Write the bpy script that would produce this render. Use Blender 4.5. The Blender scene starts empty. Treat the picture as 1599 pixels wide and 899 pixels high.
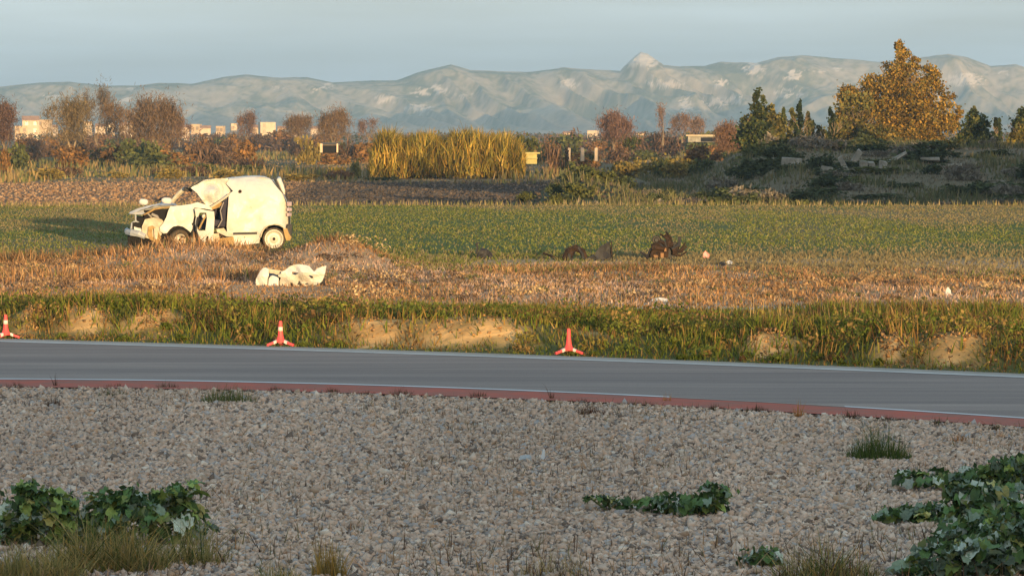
import bpy, math, random
import numpy as np
from math import sin, cos, pi, radians, atan, sqrt
from mathutils import Vector, Matrix
from mathutils.geometry import delaunay_2d_cdt

S = bpy.context.scene
COL = S.collection
random.seed(7)
RNG = np.random.default_rng(11)

# ------------------------------------------------------------------ camera, world, sun, exposure
F, CH, HZ, CX, CY = 5800.0, 2.8, 205.0, 799.5, 449.5      # focal length in photo pixels, eye height, horizon row
PITCH = atan((CY - HZ) / F)
cam_d = bpy.data.cameras.new('camera'); cam = bpy.data.objects.new('camera', cam_d); COL.objects.link(cam)
cam_d.sensor_width = 36; cam_d.lens = F / 1599 * 36; cam_d.clip_start = .5; cam_d.clip_end = 20000
cam.location = (0, 0, CH); cam.rotation_euler = (pi / 2 - PITCH, 0, 0)
S.camera = cam

SUN_EL, SUN_AZ = radians(3.1), radians(15.5)                # low sun behind the camera, a little to the right
sd = Vector((-sin(SUN_AZ) * cos(SUN_EL), cos(SUN_AZ) * cos(SUN_EL), -sin(SUN_EL)))   # the way the light travels
sun_d = bpy.data.lights.new('sun', 'SUN'); sun = bpy.data.objects.new('sun', sun_d); COL.objects.link(sun)
sun_d.energy = 5.0; sun_d.angle = radians(.5); sun_d.color = (1, .70, .33)
sun.rotation_euler = sd.to_track_quat('-Z', 'Y').to_euler(); sun.location = (20, -60, 30)

W = bpy.data.worlds.new('World'); S.world = W; W.use_nodes = True
nt = W.node_tree; nt.nodes.clear()
out = nt.nodes.new('ShaderNodeOutputWorld'); bg = nt.nodes.new('ShaderNodeBackground'); bg.inputs[1].default_value = .1
sky = nt.nodes.new('ShaderNodeTexSky'); sky.sky_type = 'NISHITA'; sky.sun_disc = False
sky.sun_elevation = SUN_EL; sky.sun_rotation = pi - SUN_AZ
sky.air_density = 1.0; sky.dust_density = 1.5; sky.ozone_density = 1.5
tc = nt.nodes.new('ShaderNodeTexCoord'); mp = nt.nodes.new('ShaderNodeMapping'); mp.inputs['Scale'].default_value = (2.4, 2.4, 30)
nz = nt.nodes.new('ShaderNodeTexNoise'); nz.inputs['Scale'].default_value = 2.2; nz.inputs['Detail'].default_value = 6; nz.inputs['Roughness'].default_value = .5
cr = nt.nodes.new('ShaderNodeMapRange'); cr.inputs[1].default_value = .35; cr.inputs[2].default_value = .68; cr.inputs[3].default_value = .78; cr.inputs[4].default_value = 1.16
vs_ = nt.nodes.new('ShaderNodeVectorMath'); vs_.operation = 'SCALE'; vs_.inputs[0].default_value = (2.55, 3.38, 4.1)   # thin high cloud veil
mx = nt.nodes.new('ShaderNodeVectorMath'); mx.operation = 'ADD'
nt.links.new(tc.outputs['Generated'], mp.inputs[0]); nt.links.new(mp.outputs[0], nz.inputs['Vector'])
nt.links.new(nz.outputs[0], cr.inputs[0]); nt.links.new(cr.outputs[0], vs_.inputs['Scale']); nt.links.new(vs_.outputs[0], mx.inputs[0]); nt.links.new(sky.outputs[0], mx.inputs[1])
nt.links.new(mx.outputs[0], bg.inputs[0]); nt.links.new(bg.outputs[0], out.inputs[0])

S.view_settings.view_transform = 'Standard'; S.view_settings.look = 'None'
S.view_settings.exposure = .66; S.view_settings.gamma = 1

# ------------------------------------------------------------------ helpers
def P(px, py, Y):
    """the world point at distance Y that the photograph shows at (px, py)"""
    a, b = (px - CX) / F, (CY - py) / F
    dy = cos(PITCH) + b * sin(PITCH); dz = -sin(PITCH) + b * cos(PITCH)
    t = Y / dy
    return Vector((a * t, Y, CH + dz * t))
def G(px, py, z=0.0):
    a, b = (px - CX) / F, (CY - py) / F
    dy = cos(PITCH) + b * sin(PITCH); dz = -sin(PITCH) + b * cos(PITCH)
    t = (z - CH) / dz
    return Vector((a * t, dy * t, z))

def vnoise(x, y, seed=0):
    x = np.asarray(x, float); y = np.asarray(y, float)
    xi = np.floor(x).astype(np.int64); yi = np.floor(y).astype(np.int64); fx = x - xi; fy = y - yi
    fx = fx * fx * (3 - 2 * fx); fy = fy * fy * (3 - 2 * fy)
    def h(a, b):
        n = (a * 374761393 + b * 668265263 + seed * 1442695041) & 0xffffffff
        n = ((n ^ (n >> 13)) * 1274126177) & 0xffffffff
        return ((n ^ (n >> 16)) & 0xffff) / 65535.0
    return (h(xi, yi) * (1 - fx) + h(xi + 1, yi) * fx) * (1 - fy) + (h(xi, yi + 1) * (1 - fx) + h(xi + 1, yi + 1) * fx) * fy
def fbm(x, y, seed=0, o=4):
    s = 0; a = .5; t = 0
    for k in range(o):
        s = s + a * vnoise(np.asarray(x) * 2 ** k, np.asarray(y) * 2 ** k, seed + k); t += a; a *= .5
    return s / t
def sst(a, b, x): 
    t = np.clip((np.asarray(x, float) - a) / (b - a), 0, 1); return t * t * (3 - 2 * t)

def tag(o, label=None, cat=None, group=None, kind=None):
    if label: o['label'] = label
    if cat: o['category'] = cat
    if group: o['group'] = group
    if kind: o['kind'] = kind
    return o
def link(name, me, parent=None, mat=None):
    o = bpy.data.objects.new(name, me); COL.objects.link(o)
    if parent: o.parent = parent
    if mat is not None and me is not None and not me.materials: me.materials.append(mat)
    return o
def empty(name, loc=(0, 0, 0), rz=0.0):
    o = bpy.data.objects.new(name, None); COL.objects.link(o); o.location = loc; o.rotation_euler = (0, 0, rz)
    o.empty_display_size = .2
    return o
def npmesh(name, V, Fc, C=None, smooth=False):
    """mesh from arrays; Fc is an (n,3) or (n,4) array; C per-vertex rgb"""
    me = bpy.data.meshes.new(name)
    V = np.ascontiguousarray(V, np.float32); Fc = np.ascontiguousarray(Fc, np.int32); k = Fc.shape[1]
    me.vertices.add(len(V)); me.vertices.foreach_set('co', V.ravel())
    me.loops.add(Fc.size); me.loops.foreach_set('vertex_index', Fc.ravel())
    me.polygons.add(len(Fc)); me.polygons.foreach_set('loop_start', np.arange(0, Fc.size, k, dtype=np.int32))
    me.polygons.foreach_set('loop_total', np.full(len(Fc), k, np.int32))
    if smooth: me.polygons.foreach_set('use_smooth', np.ones(len(Fc), bool))
    me.update(calc_edges=True); me.validate()
    if C is not None:
        at = me.color_attributes.new('Col', 'FLOAT_COLOR', 'POINT')
        c4 = np.ones((len(V), 4), np.float32); c4[:, :3] = C
        at.data.foreach_set('color', c4.ravel())
    return me
def copy_tree(o, parent=None):
    c = o.copy(); COL.objects.link(c)
    if parent: c.parent = parent
    for ch in list(o.children): copy_tree(ch, c)
    return c

class MB:
    def __init__(s): s.v = []; s.f = []
    def add(s, vs, fs):
        n = len(s.v); s.v += [tuple(v) for v in vs]; s.f += [tuple(i + n for i in f) for f in fs]
    def box(s, c, d, rot=None, taper=1.0):
        vs = []
        for z in (-1, 1):
            for x, y in ((-1, -1), (1, -1), (1, 1), (-1, 1)):
                k = taper if z > 0 else 1
                v = Vector((x * d[0] / 2 * k, y * d[1] / 2 * k, z * d[2] / 2))
                if rot: v = rot @ v
                vs.append(v + Vector(c))
        s.add(vs, [(3, 2, 1, 0), (4, 5, 6, 7), (0, 1, 5, 4), (1, 2, 6, 5), (2, 3, 7, 6), (3, 0, 4, 7)]); return s
    def tube(s, pts, rad, n=8, cap=True):
        pts = [Vector(p) for p in pts]
        if not hasattr(rad, '__len__'): rad = [rad] * len(pts)
        rings = []
        for i, p in enumerate(pts):
            d = (pts[min(i + 1, len(pts) - 1)] - pts[max(i - 1, 0)]).normalized()
            a = d.orthogonal().normalized() if i == 0 else (a - d * a.dot(d)).normalized()
            b = d.cross(a)
            rings.append([p + (a * cos(2 * pi * k / n) + b * sin(2 * pi * k / n)) * rad[i] for k in range(n)])
        vs = [v for r in rings for v in r]; fs = []
        for i in range(len(pts) - 1):
            for k in range(n):
                fs.append((i * n + k, i * n + (k + 1) % n, (i + 1) * n + (k + 1) % n, (i + 1) * n + k))
        if cap: fs += [tuple(range(n))[::-1], tuple((len(pts) - 1) * n + k for k in range(n))]
        s.add(vs, fs); return s
    def lathe(s, prof, n=24, M=None):
        """prof: (radius, height) revolved about local z, then placed with M"""
        vs = []; fs = []
        for r, z in prof:
            for k in range(n):
                v = Vector((r * cos(2 * pi * k / n), r * sin(2 * pi * k / n), z)); vs.append(M @ v if M else v)
        for i in range(len(prof) - 1):
            for k in range(n): fs.append((i * n + k, i * n + (k + 1) % n, (i + 1) * n + (k + 1) % n, (i + 1) * n + k))
        s.add(vs, fs); return s
    def build(s, name, mat, parent=None, smooth=False, bevel=0, jit=0, loc=None):
        me = bpy.data.meshes.new(name)
        vs = s.v
        if jit: vs = [(v[0] + random.uniform(-jit, jit), v[1] + random.uniform(-jit, jit), v[2] + random.uniform(-jit, jit)) for v in vs]
        me.from_pydata(vs, [], s.f); me.update()
        if smooth: me.polygons.foreach_set('use_smooth', np.ones(len(me.polygons), bool))
        o = link(name, me, parent, mat)
        if bevel:
            m = o.modifiers.new('bevel', 'BEVEL'); m.width = bevel; m.segments = 2; m.limit_method = 'ANGLE'
        if loc: o.location = loc
        return o

def shader(name, col=(.5, .5, .5), rough=.85, spec=.2, metal=0.0, noise=None, attr=False, bump=None, transl=0.0, rnd=0.0):
    """noise=(scale, amount, second colour or None); attr uses the Col attribute; rnd = per-object value jitter"""
    m = bpy.data.materials.new(name); m.use_nodes = True; t = m.node_tree; N = t.nodes; L = t.links
    b = N['Principled BSDF']; b.inputs['Roughness'].default_value = rough; b.inputs['Specular IOR Level'].default_value = spec
    b.inputs['Metallic'].default_value = metal
    src = None
    if attr:
        a = N.new('ShaderNodeAttribute'); a.attribute_name = 'Col'; src = a.outputs['Color']
    else:
        r = N.new('ShaderNodeRGB'); r.outputs[0].default_value = (*col, 1); src = r.outputs[0]
    tcn = N.new('ShaderNodeTexCoord')
    if noise:
        n = N.new('ShaderNodeTexNoise'); n.inputs['Scale'].default_value = noise[0]; n.inputs['Detail'].default_value = 6; n.inputs['Roughness'].default_value = .65
        L.new(tcn.outputs['Object'], n.inputs['Vector'])
        if noise[2]:
            mr = N.new('ShaderNodeMapRange'); mr.inputs[1].default_value = .38; mr.inputs[2].default_value = .65; mr.inputs[4].default_value = noise[1]
            L.new(n.outputs[0], mr.inputs[0])
            k = N.new('ShaderNodeMix'); k.data_type = 'RGBA'; k.inputs[7].default_value = (*noise[2], 1)
            L.new(mr.outputs[0], k.inputs[0]); L.new(src, k.inputs[6]); src = k.outputs[2]
        else:
            mr = N.new('ShaderNodeMapRange'); mr.inputs[1].default_value = .25; mr.inputs[2].default_value = .75
            mr.inputs[3].default_value = 1 - noise[1]; mr.inputs[4].default_value = 1 + noise[1]
            L.new(n.outputs[0], mr.inputs[0])
            k = N.new('ShaderNodeVectorMath'); k.operation = 'SCALE'; L.new(src, k.inputs[0]); L.new(mr.outputs[0], k.inputs['Scale']); src = k.outputs[0]
    if rnd:
        oi = N.new('ShaderNodeObjectInfo'); mr = N.new('ShaderNodeMapRange'); mr.inputs[3].default_value = 1 - rnd; mr.inputs[4].default_value = 1 + rnd
        L.new(oi.outputs['Random'], mr.inputs[0])
        k = N.new('ShaderNodeVectorMath'); k.operation = 'SCALE'; L.new(src, k.inputs[0]); L.new(mr.outputs[0], k.inputs['Scale']); src = k.outputs[0]
    L.new(src, b.inputs['Base Color'])
    if bump:
        n = N.new('ShaderNodeTexNoise'); n.inputs['Scale'].default_value = bump[0]; n.inputs['Detail'].default_value = 5
        L.new(tcn.outputs['Object'], n.inputs['Vector'])
        bp = N.new('ShaderNodeBump'); bp.inputs['Strength'].default_value = bump[1]; bp.inputs['Distance'].default_value = bump[2]
        L.new(n.outputs[0], bp.inputs['Height']); L.new(bp.outputs[0], b.inputs['Normal'])
    if transl:
        tr = N.new('ShaderNodeBsdfTranslucent'); L.new(src, tr.inputs[0]); ms = N.new('ShaderNodeMixShader'); ms.inputs[0].default_value = transl
        L.new(b.outputs[0], ms.inputs[1]); L.new(tr.outputs[0], ms.inputs[2]); L.new(ms.outputs[0], N['Material Output'].inputs[0])
    return m

M_ground = shader('soil_and_grass', attr=True, rough=1, spec=.05, noise=(3, .25, None), bump=(9, .5, .05))
M_plant = shader('plant_blades', attr=True, rough=.9, spec=.08, transl=.22)
M_far = shader('far_foliage', attr=True, rough=1, spec=.03, transl=.15)
M_wood = shader('bark', (.20, .145, .095), rough=1, spec=.05, noise=(4, .3, None))
M_stone = shader('crushed_stone', attr=True, rough=.9, spec=.15)
M_hill = shader('mountain_scrub_and_rock', attr=True, rough=1, spec=0, noise=(.06, .2, None))

# ------------------------------------------------------------------ the lie of the land
def fit(pts, deg=2):
    g = [G(*p) for p in pts]; X = np.array([v.x for v in g]); Y = np.array([v.y for v in g])
    c = np.polyfit(X, Y, deg); lo, hi = X.min() - 3, X.max() + 3
    def f(x):
        x = np.asarray(x, float); xc = np.clip(x, lo, hi)
        return np.polyval(c, xc) + np.polyval(np.polyder(c), xc) * (x - xc)
    return f
road_far = fit([(0, 531), (400, 543), (800, 556), (1200, 570), (1599, 587)])
line_near = fit([(0, 594), (250, 597), (500, 602), (800, 612), (1050, 622), (1320, 638), (1599, 656)])
kerb_near = fit([(0, 606), (400, 610), (800, 626), (1100, 638), (1300, 648), (1599, 669)])

PATCH = [((p_ - CX) / F * 51, w_ / F * 51) for p_, w_ in ((130, 46), (240, 26), (585, 62), (740, 78), (1160, 24), (1325, 18), (1402, 42), (45, 14))]   # bare sandy faces of the bank
def patch_at(x, y):
    d = y - road_far(x); k = 0
    nn = fbm(x * 2.6, y * 1.5, 13); d = d + 1.1 * (nn - .5)
    for (a_, b_) in PATCH: k = np.maximum(k, np.exp(-(np.abs(x + .7 * (nn - .5) - a_) / b_ / .9) ** 4))
    return np.clip(k * sst(.75, 1.1, d) * (1 - sst(1.7, 2.3, d)) * (.55 + .9 * sst(.3, .55, fbm(x * 5, y * 4, 15))), 0, 1)
def gz(x, y):
    x = np.asarray(x, float); y = np.asarray(y, float)
    d = y - road_far(x)
    n1 = fbm(x * .35, y * .35, 3); n2 = fbm(x * .9, y * .9, 5)
    z = .22 * sst(.5, 2.4, d) * (1 - sst(3.5, 9.5, d)) * (.45 + 1.1 * n1)                  # verge bank
    z = z + sst(60, 64, y) * (1 - sst(74, 80, y)) * (.16 * (n1 - .4) + .10 * (n2 - .5))          # rough margin
    # spoil mound of dry grass in front of the van, and one to its right
    for (a_, b_) in PATCH: z = z + .15 * np.exp(-(np.abs(x - a_) / b_ / 1.25) ** 4) * sst(.9, 1.7, d + .7 * (n2 - .5)) * (1 - sst(1.9, 3.6, d)) * (.6 + .8 * fbm(x * 2.2, y * 1.6, 11))
    m = np.exp(-((x + 6.9) / 2.1) ** 2 - ((y - 79) / 3.2) ** 2) * .37 + np.exp(-((x + 3.6) / 1.1) ** 2 - ((y - 76) / 2.4) ** 2) * .55
    z = z + m
    drop = np.where(x > -9, sst(140, 146, y), sst(135, 175, y))
    z = z - .8 * drop + .03 * (fbm(x * .12, y * .12, 9) - .5) * sst(80, 90, y)
    z = z + 2.5 * sst(158, 214, y) * (1 - sst(330, 420, y)) * sst(10, 15.5, x * 214 / np.maximum(y, 214) + 3 * (n1 - .5)) * (.80 + .34 * fbm(x * .16, y * .08, 21))
    z = z + 1.35 * np.exp(-((x - 3.2) / 2.7) ** 2 - ((y - 168) / 9) ** 2) * (.75 + .5 * n2) 
    z = z + .45 * np.exp(-((x - 9) / 4.0) ** 2 - ((y - 170) / 8) ** 2)
    return z
def gzf(x, y): return float(gz(np.array([x]), np.array([y]))[0])

def mixc(a, b, t):
    t = np.asarray(t)[..., None]; return np.asarray(a) * (1 - t) + np.asarray(b) * t

ys = [-150, -80, -40, -10, 5, 12, 16]
while ys[-1] < 60: ys.append(ys[-1] + .25)
while ys[-1] < 5200: ys.append(ys[-1] * 1.0085 + .02)
ys = np.array(ys); us = np.linspace(-1, 1, 301)
YY, UU = np.meshgrid(ys, us, indexing='ij'); WW = np.maximum(YY, 0) * .27 + 34 + np.where(YY < 15, 60, 0)
XX = UU * WW; ZZ = gz(XX, YY)
# soil colours by zone
c = np.zeros(XX.shape + (3,)); c[:] = (.27, .22, .18)
d = YY - road_far(XX); nA = fbm(XX * .5, YY * .5, 31); nB = fbm(XX * .12, YY * .05, 37)
c = mixc(c, (.10, .10, .035), sst(.1, .5, d))
sand = np.maximum(patch_at(XX, YY), sst(.60, .68, fbm(XX * .45, YY * .3, 41)) * sst(.9, 1.6, d) * (1 - sst(57, 60, YY)) * .6)
c = mixc(c, mixc((.50, .28, .105), (.74, .43, .17), sst(.35, .65, fbm(XX * 4, YY * 3, 17))), sand)
c = mixc(c, (.44, .28, .16), sst(57.5, 59.5, YY + nA))
c = mixc(c, (.60, .45, .32), sst(58.3, 58.8, YY) * (1 - sst(60.2, 61, YY)) * .7)
c = mixc(c, mixc((.105, .125, .04), (.17, .14, .07), sst(.45, .65, nB)), sst(79, 84, YY + 3 * (nA - .5)))
c = mixc(c, mixc((.30, .17, .095), (.20, .12, .07), sst(.35, .6, fbm(XX * .1, YY * .05, 43))), sst(141, 146, YY))
c = mixc(c, mixc((.24, .16, .085), (.10, .09, .04), sst(.4, .6, fbm(XX * .06, YY * .025, 47))), sst(255, 275, YY))
c = mixc(c, (.15, .12, .075), sst(5, 8, XX) * sst(148, 160, YY) * (1 - sst(380, 500, YY)))
c = mixc(c, (.07, .08, .045), np.clip(np.exp(-((XX - 4) / 5) ** 2 - ((YY - 166) / 12) ** 2) * 1.5, 0, 1))
c = mixc(c, (.30, .22, .17), sst(600, 1500, YY) * sst(.45, .55, fbm(XX * .01, YY * .004, 51)) * .8)
nv, nu = XX.shape; idx = np.arange(nv * nu).reshape(nv, nu)
quads = np.stack([idx[:-1, :-1], idx[:-1, 1:], idx[1:, 1:], idx[1:, :-1]], -1).reshape(-1, 4)
tag(link('ground', npmesh('ground', np.stack([XX, YY, ZZ], -1).reshape(-1, 3), quads, c.reshape(-1, 3), True), None, M_ground), kind='structure')

def strip(name, f0, f1, z, mat, x0=-60, x1=60, n=240, holes=None, taper=None):
    xs = np.linspace(x0, x1, n); a = f0(xs); b = f1(xs); V = []; Fc = []
    for i in range(n): 
        V += [(xs[i], a[i], z), (xs[i], b[i], z)]
        if i: Fc.append((2 * i - 2, 2 * i, 2 * i + 1, 2 * i - 1))
    return tag(link(name, npmesh(name, np.array(V), np.array(Fc)), None, mat), kind='structure')

# asphalt with worn, paler wheel bands along the road
M_road = bpy.data.materials.new('worn_asphalt'); M_road.use_nodes = True; t = M_road.node_tree; N = t.nodes; L = t.links
b = N['Principled BSDF']; b.inputs['Roughness'].default_value = .95; b.inputs['Specular IOR Level'].default_value = .08
tcn = N.new('ShaderNodeTexCoord'); mpn = N.new('ShaderNodeMapping'); mpn.inputs['Rotation'].default_value = (0, 0, radians(24)); mpn.inputs['Scale'].default_value = (.10, 1.5, 1)
n1 = N.new('ShaderNodeTexNoise'); n1.inputs['Scale'].default_value = 1; n1.inputs['Detail'].default_value = 8; n1.inputs['Roughness'].default_value = .68; n1.inputs['Distortion'].default_value = .6
n2 = N.new('ShaderNodeTexNoise'); n2.inputs['Scale'].default_value = 45; n2.inputs['Detail'].default_value = 3
r1 = N.new('ShaderNodeValToRGB'); r1.color_ramp.elements[0].color = (.205, .165, .146, 1); r1.color_ramp.elements[0].position = .35
r1.color_ramp.elements[1].color = (.35, .28, .235, 1); r1.color_ramp.elements[1].position = .72
r2 = N.new('ShaderNodeMapRange'); r2.inputs[3].default_value = .8; r2.inputs[4].default_value = 1.2
k = N.new('ShaderNodeVectorMath'); k.operation = 'SCALE'
L.new(tcn.outputs['Object'], mpn.inputs[0]); L.new(mpn.outputs[0], n1.inputs['Vector']); L.new(tcn.outputs['Object'], n2.inputs['Vector'])
L.new(n1.outputs[0], r1.inputs[0]); L.new(n2.outputs[0], r2.inputs[0]); L.new(r1.outputs[0], k.inputs[0]); L.new(r2.outputs[0], k.inputs['Scale']); L.new(k.outputs[0], b.inputs['Base Color'])
M_line = shader('worn_white_paint', (.50, .47, .43), rough=.8, noise=(1.2, .5, (.30, .28, .25)))
M_line2 = shader('white_edge_paint', (.60, .59, .57), rough=.8, noise=(1.1, .35, (.33, .31, .29)))
M_shoulder = shader('dusty_shoulder', (.36, .32, .27), rough=1, noise=(2.5, .5, (.24, .21, .17)))
M_red = shader('red_kerb_paint', (.46, .13, .09), rough=.95, spec=.05, noise=(2.2, .75, (.24, .15, .115)))
strip('road', lambda x: line_near(x) - .05, lambda x: road_far(x) - .3, .016, M_road)
strip('dusty_shoulder', lambda x: road_far(x) - .3, lambda x: road_far(x) + .18, .014, M_shoulder)
strip('far_edge_line', lambda x: road_far(x) - .66, lambda x: road_far(x) - .32, .020, M_line)
xg0, xg1 = G(1045, 622).x, G(1320, 638).x
strip('near_edge_line', lambda x: line_near(x) - .03, lambda x: line_near(x) + .13, .0205, M_line2, -60, xg0, 160)
strip('near_edge_line', lambda x: line_near(x) - .03, lambda x: line_near(x) + .13, .0205, M_line2, xg1, 60, 160)
strip('worn_edge_line', lambda x: line_near(x) - .01, lambda x: line_near(x) + .08, .0195, M_shoulder, xg0, xg1, 60)
strip('kerb_apron', lambda x: kerb_near(x) - .05, lambda x: line_near(x) - .05, .018, M_red)

# ------------------------------------------------------------------ unseen bank added behind the camera to shade the road and the gravel
bx = np.linspace(-110, 170, 281); prof = [(-46, 0), (-38, .55), (-32, .93), (-28, 1.0), (-24, .95), (-17, .5), (-9, 0)]
BV = []
for x in bx:
    hh = 4.22 + .5 * (fbm(x * .11, 3.3, 61) - .5) + .22 * (fbm(x * .8, 1.3, 62) - .5) + .25 * sst(-25, 0, -x)
    for (yy, kk) in prof: BV.append((x, yy, -.1 + float(hh) * kk))
m_ = len(prof); ii = np.arange(len(bx) * m_).reshape(len(bx), m_)
q = np.stack([ii[:-1, :-1], ii[1:, :-1], ii[1:, 1:], ii[:-1, 1:]], -1).reshape(-1, 4)
tag(link('shade_embankment', npmesh('shade_embankment', np.array(BV), q, np.tile((.12, .10, .05), (len(BV), 1)), True), None, M_ground), kind='structure')

# ------------------------------------------------------------------ mountains
ridge = [(-700, 150), (-200, 140), (0, 136), (60, 130), (110, 128), (160, 134), (210, 134), (250, 130), (300, 131), (350, 121), (385, 117), (430, 122), (480, 121), (520, 129), (560, 127), (620, 126), (655, 113), (704, 101), (735, 110), (780, 112), (830, 113), (880, 106), (930, 109), (968, 111), (982, 97), (994, 86), (1000, 82), (1010, 84), (1020, 91), (1036, 102), (1060, 104), (1100, 103), (1125, 97), (1145, 98), (1180, 99), (1215, 90), (1250, 87), (1300, 91), (1350, 95), (1370, 97), (1440, 90), (1480, 85), (1510, 90), (1545, 104), (1585, 101), (1620, 112), (1800, 118), (2300, 140)]
rx = np.array([p[0] for p in ridge]); ry = np.array([p[1] for p in ridge])
cols = np.arange(-500, 2150, 2.0)
tt = np.concatenate([np.linspace(0, 1, 190), np.array([1.03, 1.08, 1.2])])
CC, TT = np.meshgrid(cols, tt, indexing='ij')
YM = np.interp(TT, [0, .45, 1, 1.2], [3500, 4330, 4600, 4700])
ang = (CC - CX) / F
RY = np.interp(CC, rx, ry) + 1.4 * (fbm(CC * .05, CC * 0, 71) - .5)
crest = CH + .8 + (HZ - RY) * 4600 / F
warp = fbm(CC * .004, TT * 2, 75) * 1.2
uu = CC * .010 + TT * 2.2 + warp                                  # spurs run down to the left
rid = 1 - np.abs(2 * vnoise(uu, TT * 1.3 + 5, 81) - 1)
rid2 = 1 - np.abs(2 * vnoise(uu * 2.9 + TT * 1.7, TT * 3 + 9, 83) - 1)
base = np.clip(TT, 0, 1)
shp = .10 * base + .18 * sst(.25, .55, base) + .72 * sst(.42, 1.0, base) ** 1.1
kk_ = np.exp(-np.linspace(-2.5, 2.5, 61) ** 2); kk_ /= kk_.sum(); cs1 = np.convolve(np.pad(crest[:, 0], 30, mode='edge'), kk_, 'valid')[:, None]
ZM = cs1 * shp + (crest - cs1) * sst(.80, 1.0, base) + np.sin(np.clip(base, 0, 1) * pi) ** .8 * (rid * 33 + rid2 * 18 - 27 + 3 * (fbm(uu * 5, TT * 6, 87) - .5) * 2 + 8 * (fbm(CC * .02, TT * 14, 85) - .5)) * sst(0, .35, base) * (crest / 85)
lim = (CH + .8 + (HZ - RY - 14 * (1 - base) ** .7) * YM / F)
ZM = np.minimum(ZM, np.where(base < .985, np.maximum(lim, 0), crest))
ZM = ZM - .8 - 1.5 * (1 - sst(0, .06, base)); ZM = np.where(TT > 1, ZM - (TT - 1) * 260, ZM)
cm = mixc(mixc((.19, .17, .10), (.44, .34, .235), sst(.32, .68, .6 * fbm(CC * .02, TT * 9, 91) + .4 * fbm(CC * .15, TT * 60, 92))), (.42, .30, .21), (1 - sst(.15, .5, base)) * .8)
rocks = [(1002, 92, 26, 13, 1.7), (1176, 108, 17, 12, 1.2), (1238, 120, 15, 9, 1.1), (890, 132, 16, 8, 1), (1040, 132, 34, 6, 1.1), (1130, 158, 34, 12, .9), (1125, 130, 14, 7, .9), (1505, 125, 40, 11, .9), (1070, 165, 14, 14, .8), (660, 145, 22, 8, .8), (688, 140, 16, 10, .9), (600, 155, 20, 8, .8), (655, 170, 22, 9, .9), (510, 136, 16, 6, .7), (490, 140, 12, 5, .6), (80, 152, 14, 6, .8), (190, 156, 20, 6, .7), (205, 140, 14, 4, .6), (1230, 145, 40, 12, .6), (1290, 110, 40, 6, .5), (1560, 115, 30, 5, .5), (470, 205, 30, 10, .6), (720, 150, 30, 12, .4), (430, 138, 20, 5, .5)]
PYM = HZ - (ZM - CH) * F / YM
rk = np.zeros_like(CC)
for (a_, b_, sx, sy, w_) in rocks: rk = np.maximum(rk, w_ * np.exp(-((CC - a_) / sx) ** 2 - ((PYM - b_) / sy) ** 2))
rkn = fbm(CC * .17 + PYM * .25, PYM * .5, 95, 5)
rock = sst(.485, .545, rk * .34 + rkn * .66 - .03) * sst(.12, .35, rk)
cm = mixc(cm, (.66, .52, .40), rock * .95)
PX = ang * YM
idx = np.arange(CC.size).reshape(CC.shape)
q = np.stack([idx[:-1, :-1], idx[1:, :-1], idx[1:, 1:], idx[:-1, 1:]], -1).reshape(-1, 4)
ZM = ZM + rock * 2.2 * (fbm(CC * .3, TT * 90, 97) - .35) * (base < .985)
tag(link('mountains', npmesh('mountains', np.stack([PX, YM, ZM], -1).reshape(-1, 3), q, cm.reshape(-1, 3), True), None, M_hill), kind='structure')

# ------------------------------------------------------------------ blades: one triangle each, thousands of them in one mesh
def blades(name, x, y, h, w, C, lean=.35, mat=None, z=None, tall2=False):
    n = len(x); z = gz(x, y) if z is None else z
    az = RNG.uniform(0, 2 * pi, n); la = RNG.uniform(0, 2 * pi, n); ll = RNG.uniform(0, 1, n) ** 1.5 * lean * h
    ca, sa = np.cos(az) * w / 2, np.sin(az) * w / 2
    V = np.zeros((n, 3, 3)); V[:, 0] = np.stack([x - ca, y - sa, z - .02], -1); V[:, 1] = np.stack([x + ca, y + sa, z - .02], -1)
    V[:, 2] = np.stack([x + np.cos(la) * ll, y + np.sin(la) * ll, z + h], -1)
    # split each blade so that it bends
    mid = (V[:, :2] * .45 + V[:, 2:3] * .55); mid[:, :, 2] += (.10 * h)[:, None]; 
    VV = np.concatenate([V[:, :2], mid, V[:, 2:]], 1)                  # 0 1 base, 2 3 mid, 4 tip
    o = np.arange(n)[:, None] * 5
    Fc = np.concatenate([o + [0, 1, 3], o + [0, 3, 2], o + [2, 3, 4]], 0)
    return link(name, npmesh(name, VV.reshape(-1, 3), Fc, np.repeat(C, 5, 0)), None, mat or M_plant)

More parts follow.
